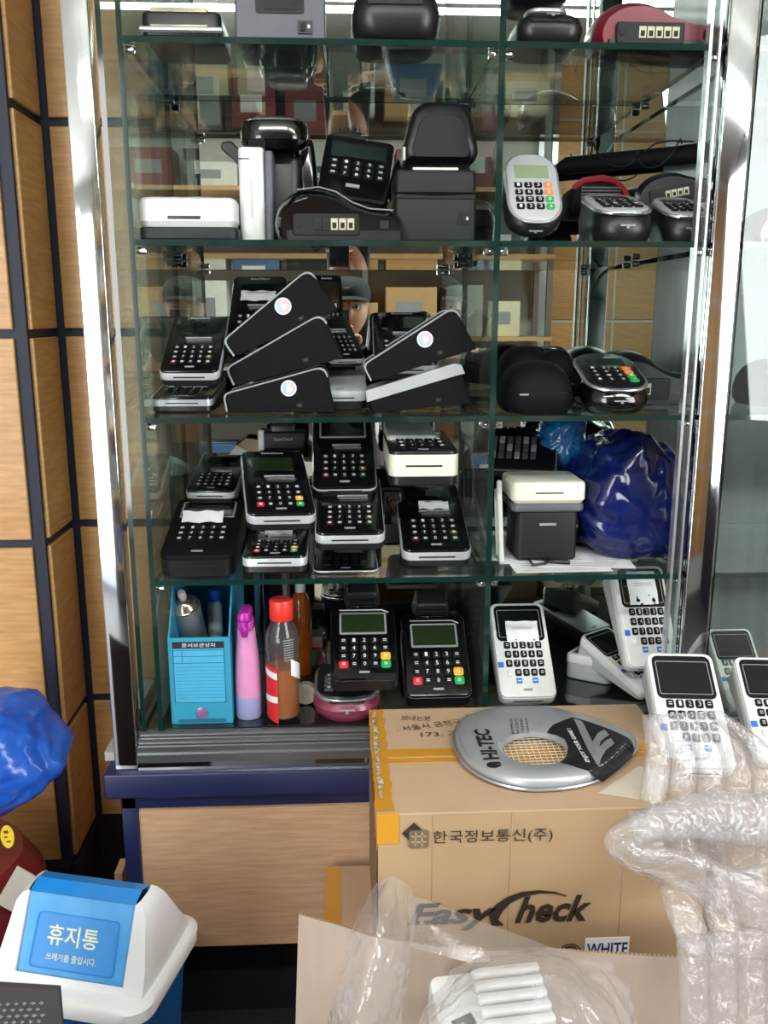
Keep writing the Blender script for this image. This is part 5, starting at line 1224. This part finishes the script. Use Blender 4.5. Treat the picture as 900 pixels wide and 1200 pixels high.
# textured mat standing against the trash can
mt = thing('rubber_mat', 'dark grey dimpled rubber mat standing in front of the trash can', 'mat')
A = P(-40, 1147, Y=-.50); B = P(69, 1160, Y=-.50)
a_ = Vector((-.55, -.50, .0)); 
M_ = frame_M(Vector((B.x, -.50, 0)), (-1, 0, (A.z-B.z)/(B.x-A.x)*.0), (0, 1, 0))
g = G(); h_ = B.z; W_ = .26
pts = [(B.x-W_, 0.001), (B.x-.004, 0.001), (B.x, h_), (B.x-W_, h_+.03)]
g.loft([[(x, -.50, z) for x, z in pts], [(x, -.494, z) for x, z in pts]]); g.obj('sheet', mat('dark_rubber', '3a3638', .7, nscale=200, bump=.2), mt, smooth=0)
g = G(); rnd = random.Random(4)
for i in range(30):
    for j in range(22):
        x = B.x-.018-i*.008-(j % 2)*.004; z = h_-.014-j*.007
        if x < B.x-W_+.01: continue
        w2 = .0026+.0009*rnd.random(); g.add([(x-w2, -.5003, z), (x, -.5003, z-.0024), (x+w2, -.5003, z), (x, -.5003, z+.0024), (x, -.5028, z)], [(0, 1, 4), (1, 2, 4), (2, 3, 4), (3, 0, 4)])
g.obj('pyramid_studs', mat('grey_rubber_stud', '6a6668', .6), mt, smooth=0)['kind'] = 'stuff'
# ================================================================ behind the photographer: rack with stock, seen in the mirror
rk_ = thing('storage_rack', 'pale storage rack with light wood boards behind the photographer, seen in the mirror', 'rack')
RX0, RX1, RY0, RY1 = -.85, 1.12, -3.27, -2.92
for x in (RX0, .135, RX1):
    for y in (RY0+.02, RY1): G().box(x-.015, x+.015, y-.015, y+.015, 0.001, 2.5).obj('upright', ALU, rk_)
LV = [.30, .72, 1.10, 1.48, 1.86, 2.22]
BRD = mat('light_board_edge', 'c49a6c', .5)
for z in LV: G().box(RX0-.02, RX1+.02, RY0, RY1+.03, z-.022, z).obj('board', BRD, rk_)
cols = [('brown', 'b08a5c'), ('white', 'd6d6d0'), ('black', '17181c'), ('grey', '8c9490'), ('dark red', '7a343a'), ('cream', 'cfc8a8'), ('pale green', '9db59a'), ('blue', '4c6a94')]
LVN = ['lowest', 'second', 'third', 'fourth', 'fifth', 'top']; ORD = ['first', 'second', 'third', 'fourth', 'fifth', 'sixth', 'seventh', 'eighth', 'ninth']
rnd = random.Random(11)
for li, z in enumerate(LV):
    x = RX0+.05; k = 0
    while x < RX1-.16 and k < 9:
        w_ = .16+.12*rnd.random(); h_ = .10+.20*rnd.random(); d_ = .2+.08*rnd.random(); cn, ch_ = cols[rnd.randrange(len(cols))]
        if min(abs(x+w_/2-u) for u in (RX0, -.03, .79, RX1)) < .0: x += .05
        t = thing('storage_box', '%s box, %s from the left on the %s board of the storage rack' % (cn, ORD[k], LVN[li]), 'box', 'boxes on the storage rack')
        g = G(); rbox(g, w_, d_, h_, .004, .002); g.obj('box_body', mat('box_'+cn.replace(' ', '_'), ch_, .6), t)
        G().box(-w_*.3, w_*.2, d_/2, d_/2+.001, h_*.35, h_*.7).obj('front_label', PAPER if k % 2 else INKG, t)
        G().box(-w_/2+.002, w_/2-.002, -.02, .02, h_, h_+.0008).obj('tape_strip', TAPE if cn == 'brown' else WGR, t)
        t.location = (x+w_/2, -3.09, z+.0005); x += w_+.03+.05*rnd.random(); k += 1
# ================================================================ the photographer, reflected in the mirror
def skin(name, nodes, edges, m, parent, sub=2, root=0):
    me = bpy.data.meshes.new(name); me.from_pydata([n_[0] for n_ in nodes], edges, []); o = bpy.data.objects.new(name, me); COL.objects.link(o)
    md = o.modifiers.new('s', 'SKIN'); md.use_smooth_shade = True; sd = o.modifiers.new('d', 'SUBSURF'); sd.levels = sub; sd.render_levels = sub
    for i, n_ in enumerate(nodes):
        sv = me.skin_vertices[0].data[i]; r = n_[1]; sv.radius = r if isinstance(r, tuple) else (r, r); sv.use_root = (i == root)
    dg = bpy.context.evaluated_depsgraph_get(); m2 = bpy.data.meshes.new_from_object(o.evaluated_get(dg)); bpy.data.objects.remove(o)
    m2.materials.clear(); m2.materials.append(m); m2.shade_smooth(); o = bpy.data.objects.new(name, m2); COL.objects.link(o); o.parent = parent; return o
SK = mat('skin', 'c99a7e', .5, sss=.1); CLO = mat('grey_shirt', '6d6468', .8, nscale=60, bump=.2); TRO = mat('dark_trousers', '22242c', .8); HAIR = mat('black_hair', '0e0c0c', .5, stretch=(40, 40, 2), nscale=20, bump=.3); CAP = mat('black_cap_cloth', '111216', .8)
pe = thing('person', 'person in black cap and grey shirt holding up a phone, reflected in the mirror', 'person')
hx_, hy_, hz_ = .035, -1.60, 1.235      # head centre
# torso, arms, legs as one skinned body
sh = .17; zs = hz_-.24; yS = hy_-.03
N_ = [((hx_, yS, zs-.44), (.15, .11)), ((hx_, yS, zs-.25), (.135, .10)), ((hx_, yS, zs-.08), (.155, .11)), ((hx_, yS, zs+.01), (.11, .08)), ((hx_, yS+.01, zs+.07), (.05, .05)),
      ((hx_-sh, yS, zs-.02), .055), ((hx_-sh-.04, yS+.08, zs-.22), .045), ((hx_-.10, -1.335, zs+.10), .032),
      ((hx_+sh, yS, zs-.02), .055), ((hx_+sh+.04, yS+.08, zs-.22), .045), ((hx_+.06, -1.335, zs+.10), .032),
      ((hx_-.09, yS, zs-.50), .085), ((hx_-.11, yS+.02, zs-.74), .06), ((hx_-.11, yS-.02, .10), .045), ((hx_+.09, yS, zs-.50), .085), ((hx_+.11, yS+.02, zs-.74), .06), ((hx_+.11, yS-.02, .10), .045)]
E_ = [(0, 1), (1, 2), (2, 3), (3, 4), (3, 5), (5, 6), (6, 7), (3, 8), (8, 9), (9, 10), (0, 11), (11, 12), (12, 13), (0, 14), (14, 15), (15, 16)]
bd = skin('body', N_, E_, CLO, pe); bd.data.materials.append(SK)
for p in bd.data.polygons:
    if (p.center.y > yS+.09 and p.center.z > zs-.24) or p.center.z > zs+.055: p.material_index = 1
    
for s_ in (-1, 1):
    g = G(); rbox(g, .085, .25, .085, .04, .03, c=(hx_+s_*.11, yS+.03, .001)); g.obj('shoe', BLK, pe, smooth=60)
# head
b = bmesh.new(); bmesh.ops.create_uvsphere(b, u_segments=48, v_segments=36, radius=1)
for v in b.verts:
    x, y, z = v.co; f = max(0, y)                        # +y faces the mirror
    X = x*.073; Y = y*.092; Z = z*.112
    if z < 0: X *= 1-.32*z*z; Y *= 1-.10*z*z
    if f > .5:
        g1 = lambda cx, cz, sx, sz: math.exp(-((x-cx)/sx)**2-((z-cz)/sz)**2)
        Y += .013*g1(0, -.18, .13, .16)+.010*g1(0, .05, .09, .25)       # nose
        Y -= .010*(g1(-.38, .06, .2, .12)+g1(.38, .06, .2, .12))       # eye sockets
        Y += .006*g1(0, -.46, .25, .05)+.006*g1(0, -.56, .22, .05)-.004*g1(0, -.51, .3, .02)+.008*g1(0, -.78, .25, .14)
    v.co = (X, Y, Z)
me = bpy.data.meshes.new('head'); b.to_mesh(me); b.free(); me.materials.append(SK); me.shade_smooth(); hd = bpy.data.objects.new('head', me); COL.objects.link(hd); hd.parent = pe; hd.location = (hx_, hy_, hz_)
for s_ in (-1, 1):
    g = G(); g.lathe([(.0, -.011), (.008, -.008), (.011, 0), (.008, .008), (0, .011)], 14, c=(s_*.028, .077, .008)); e_ = g.obj('eye', WHT, hd)
    g = G(); g.lathe([(.0, 0), (.0055, .0005), (.0055, .002), (0, .003)], 12, M=Matrix.Translation((s_*.028, .0875, .008)) @ Matrix.Rotation(-PI/2, 4, 'X')); g.obj('iris', INKB, e_) if False else g.obj('iris', INKB, hd)
    g = G(); g.tube([(s_*.014, .088, .026), (s_*.028, .090, .030), (s_*.044, .082, .026)], [.0015, .0025, .0012], 6); g.obj('eyebrow', HAIR, hd)
    g = G(); rbox(g, .012, .03, .055, .006, .006, c=(s_*.071, 0, -.02)); g.obj('ear', SK, hd, smooth=60)
g = G(); g.tube([(-.022, .086, -.057), (0, .095, -.0565), (.022, .086, -.057)], [.002, .005, .002], 8); g.obj('lips', mat('lip', 'a8604f', .5), hd)
# hair to the shoulders
g = G(); R = []
for z, w_, d_, yo in ((.10, .05, .05, -.01), (.07, .075, .085, -.012), (.0, .080, .092, -.018), (-.08, .084, .085, -.028), (-.16, .090, .07, -.04), (-.22, .085, .055, -.045)):
    R.append([(w_*math.cos(a), yo+d_*math.sin(a)*(1 if math.sin(a) < 0 else (.75 if z > .05 else .30)), z) for a in [2*PI*i/32 for i in range(32)]])
g.loft(R); g.obj('hair', HAIR, hd, smooth=60)
cp_ = thing('cap', 'black baseball cap with a white swoosh worn by the reflected person', 'cap')
g = G(); R = []
for z, s_ in ((.035, 1.0), (.06, 1.02), (.085, .95), (.105, .78), (.118, .5), (.124, .15)): R.append([(.084*s_*math.cos(a), -.004+.104*s_*math.sin(a), z) for a in [2*PI*i/32 for i in range(32)]])
g.loft(R); g.obj('crown', CAP, cp_, smooth=60)
g = G(); vs = []
for k, rr_ in enumerate((0, .35, .7, 1)):
    for i in range(17):
        a = math.radians(20+140*i/16); x = .084*math.cos(a)*(1+.02*rr_); y = -.004+.102*math.sin(a)+rr_*.065*math.sin((a-math.radians(20))/math.radians(140)*PI)**.6; vs.append((x, y, .046-.014*rr_-.10*x*x/.084*1.2))
vs2 = [(x, y, z+.003) for x, y, z in vs]
F_ = [(k*17+i, k*17+i+1, (k+1)*17+i+1, (k+1)*17+i) for k in range(3) for i in range(16)]
g.add(vs, F_); g.add(vs2, F_); g.obj('brim', CAP, cp_, smooth=60)
g = G(); sw = [(-.024, .004), (-.014, -.004), (-.004, -.003), (.026, .010), (-.004, .003), (-.014, .002)]
g.add([(x, .1+.001-.45*x*x/.1+.002, z+.078) for x, z in sw], [tuple(range(6))]); g.obj('swoosh', INK, cp_, smooth=0, flip=False)
cp_.location = (hx_, hy_, hz_)
# hands with five fingers each, holding the phone
def hand(sx, wrist, name='hand'):
    """palm beside the phone edge, fingers curled behind it, thumb along its side"""
    w0 = Vector(wrist); ex = -sx
    px = w0+Vector((ex*.012, .028, .035))
    N = [(tuple(w0), .021), (tuple(w0+Vector((ex*.004, .016, .020))), (.024, .016)), (tuple(px), (.026, .014))]; E = [(0, 1), (1, 2)]
    o = [skin(name, N, E, SK, pe, 2)]
    for q in range(4):
        l = (.95, 1.05, 1.0, .8)[q]; b0 = px+Vector((ex*.004, -.002, .024-q*.017)); c = [b0, b0+Vector((ex*.020*l, .012, .004)), b0+Vector((ex*.036*l, .016, .004)), b0+Vector((ex*.048*l, .013, .003))]
        skin('finger', [(tuple(p), r) for p, r in zip(c, (.0085, .008, .0072, .0062))], [(0, 1), (1, 2), (2, 3)], SK, o[0], 2)
    b0 = w0+Vector((ex*.006, .006, .018)); c = [b0, b0+Vector((ex*.016, -.006, .016)), b0+Vector((ex*.026, -.010, .032)), b0+Vector((ex*.030, -.010, .046))]
    skin('thumb', [(tuple(p), r) for p, r in zip(c, (.011, .0095, .0085, .007))], [(0, 1), (1, 2), (2, 3)], SK, o[0], 2)
    return o[0]
PH = Vector((.0, -1.262, 1.175))
hand(-1, (PH.x-.062, -1.325, PH.z-.065)); hand(1, (PH.x+.062, -1.325, PH.z-.065))
ph = thing('smartphone', 'black smartphone held up by the reflected person', 'phone')
g = G(); rbox(g, .07, .008, .142, .004, .002); g.obj('case', BLK, ph)
g = G(); g.box(-.032, .032, -.0045, -.004, .008, .134); g.obj('screen', SCR, ph)
g = G(); g.lathe([(.005, 0), (.005, .0015), (.0035, .0016)], 14, M=Matrix.Translation((0, .004, .118)) @ Matrix.Rotation(-PI/2, 4, 'X')); g.obj('lens', GLS, ph)
ph.location = (PH.x, -1.2585, PH.z-.085)
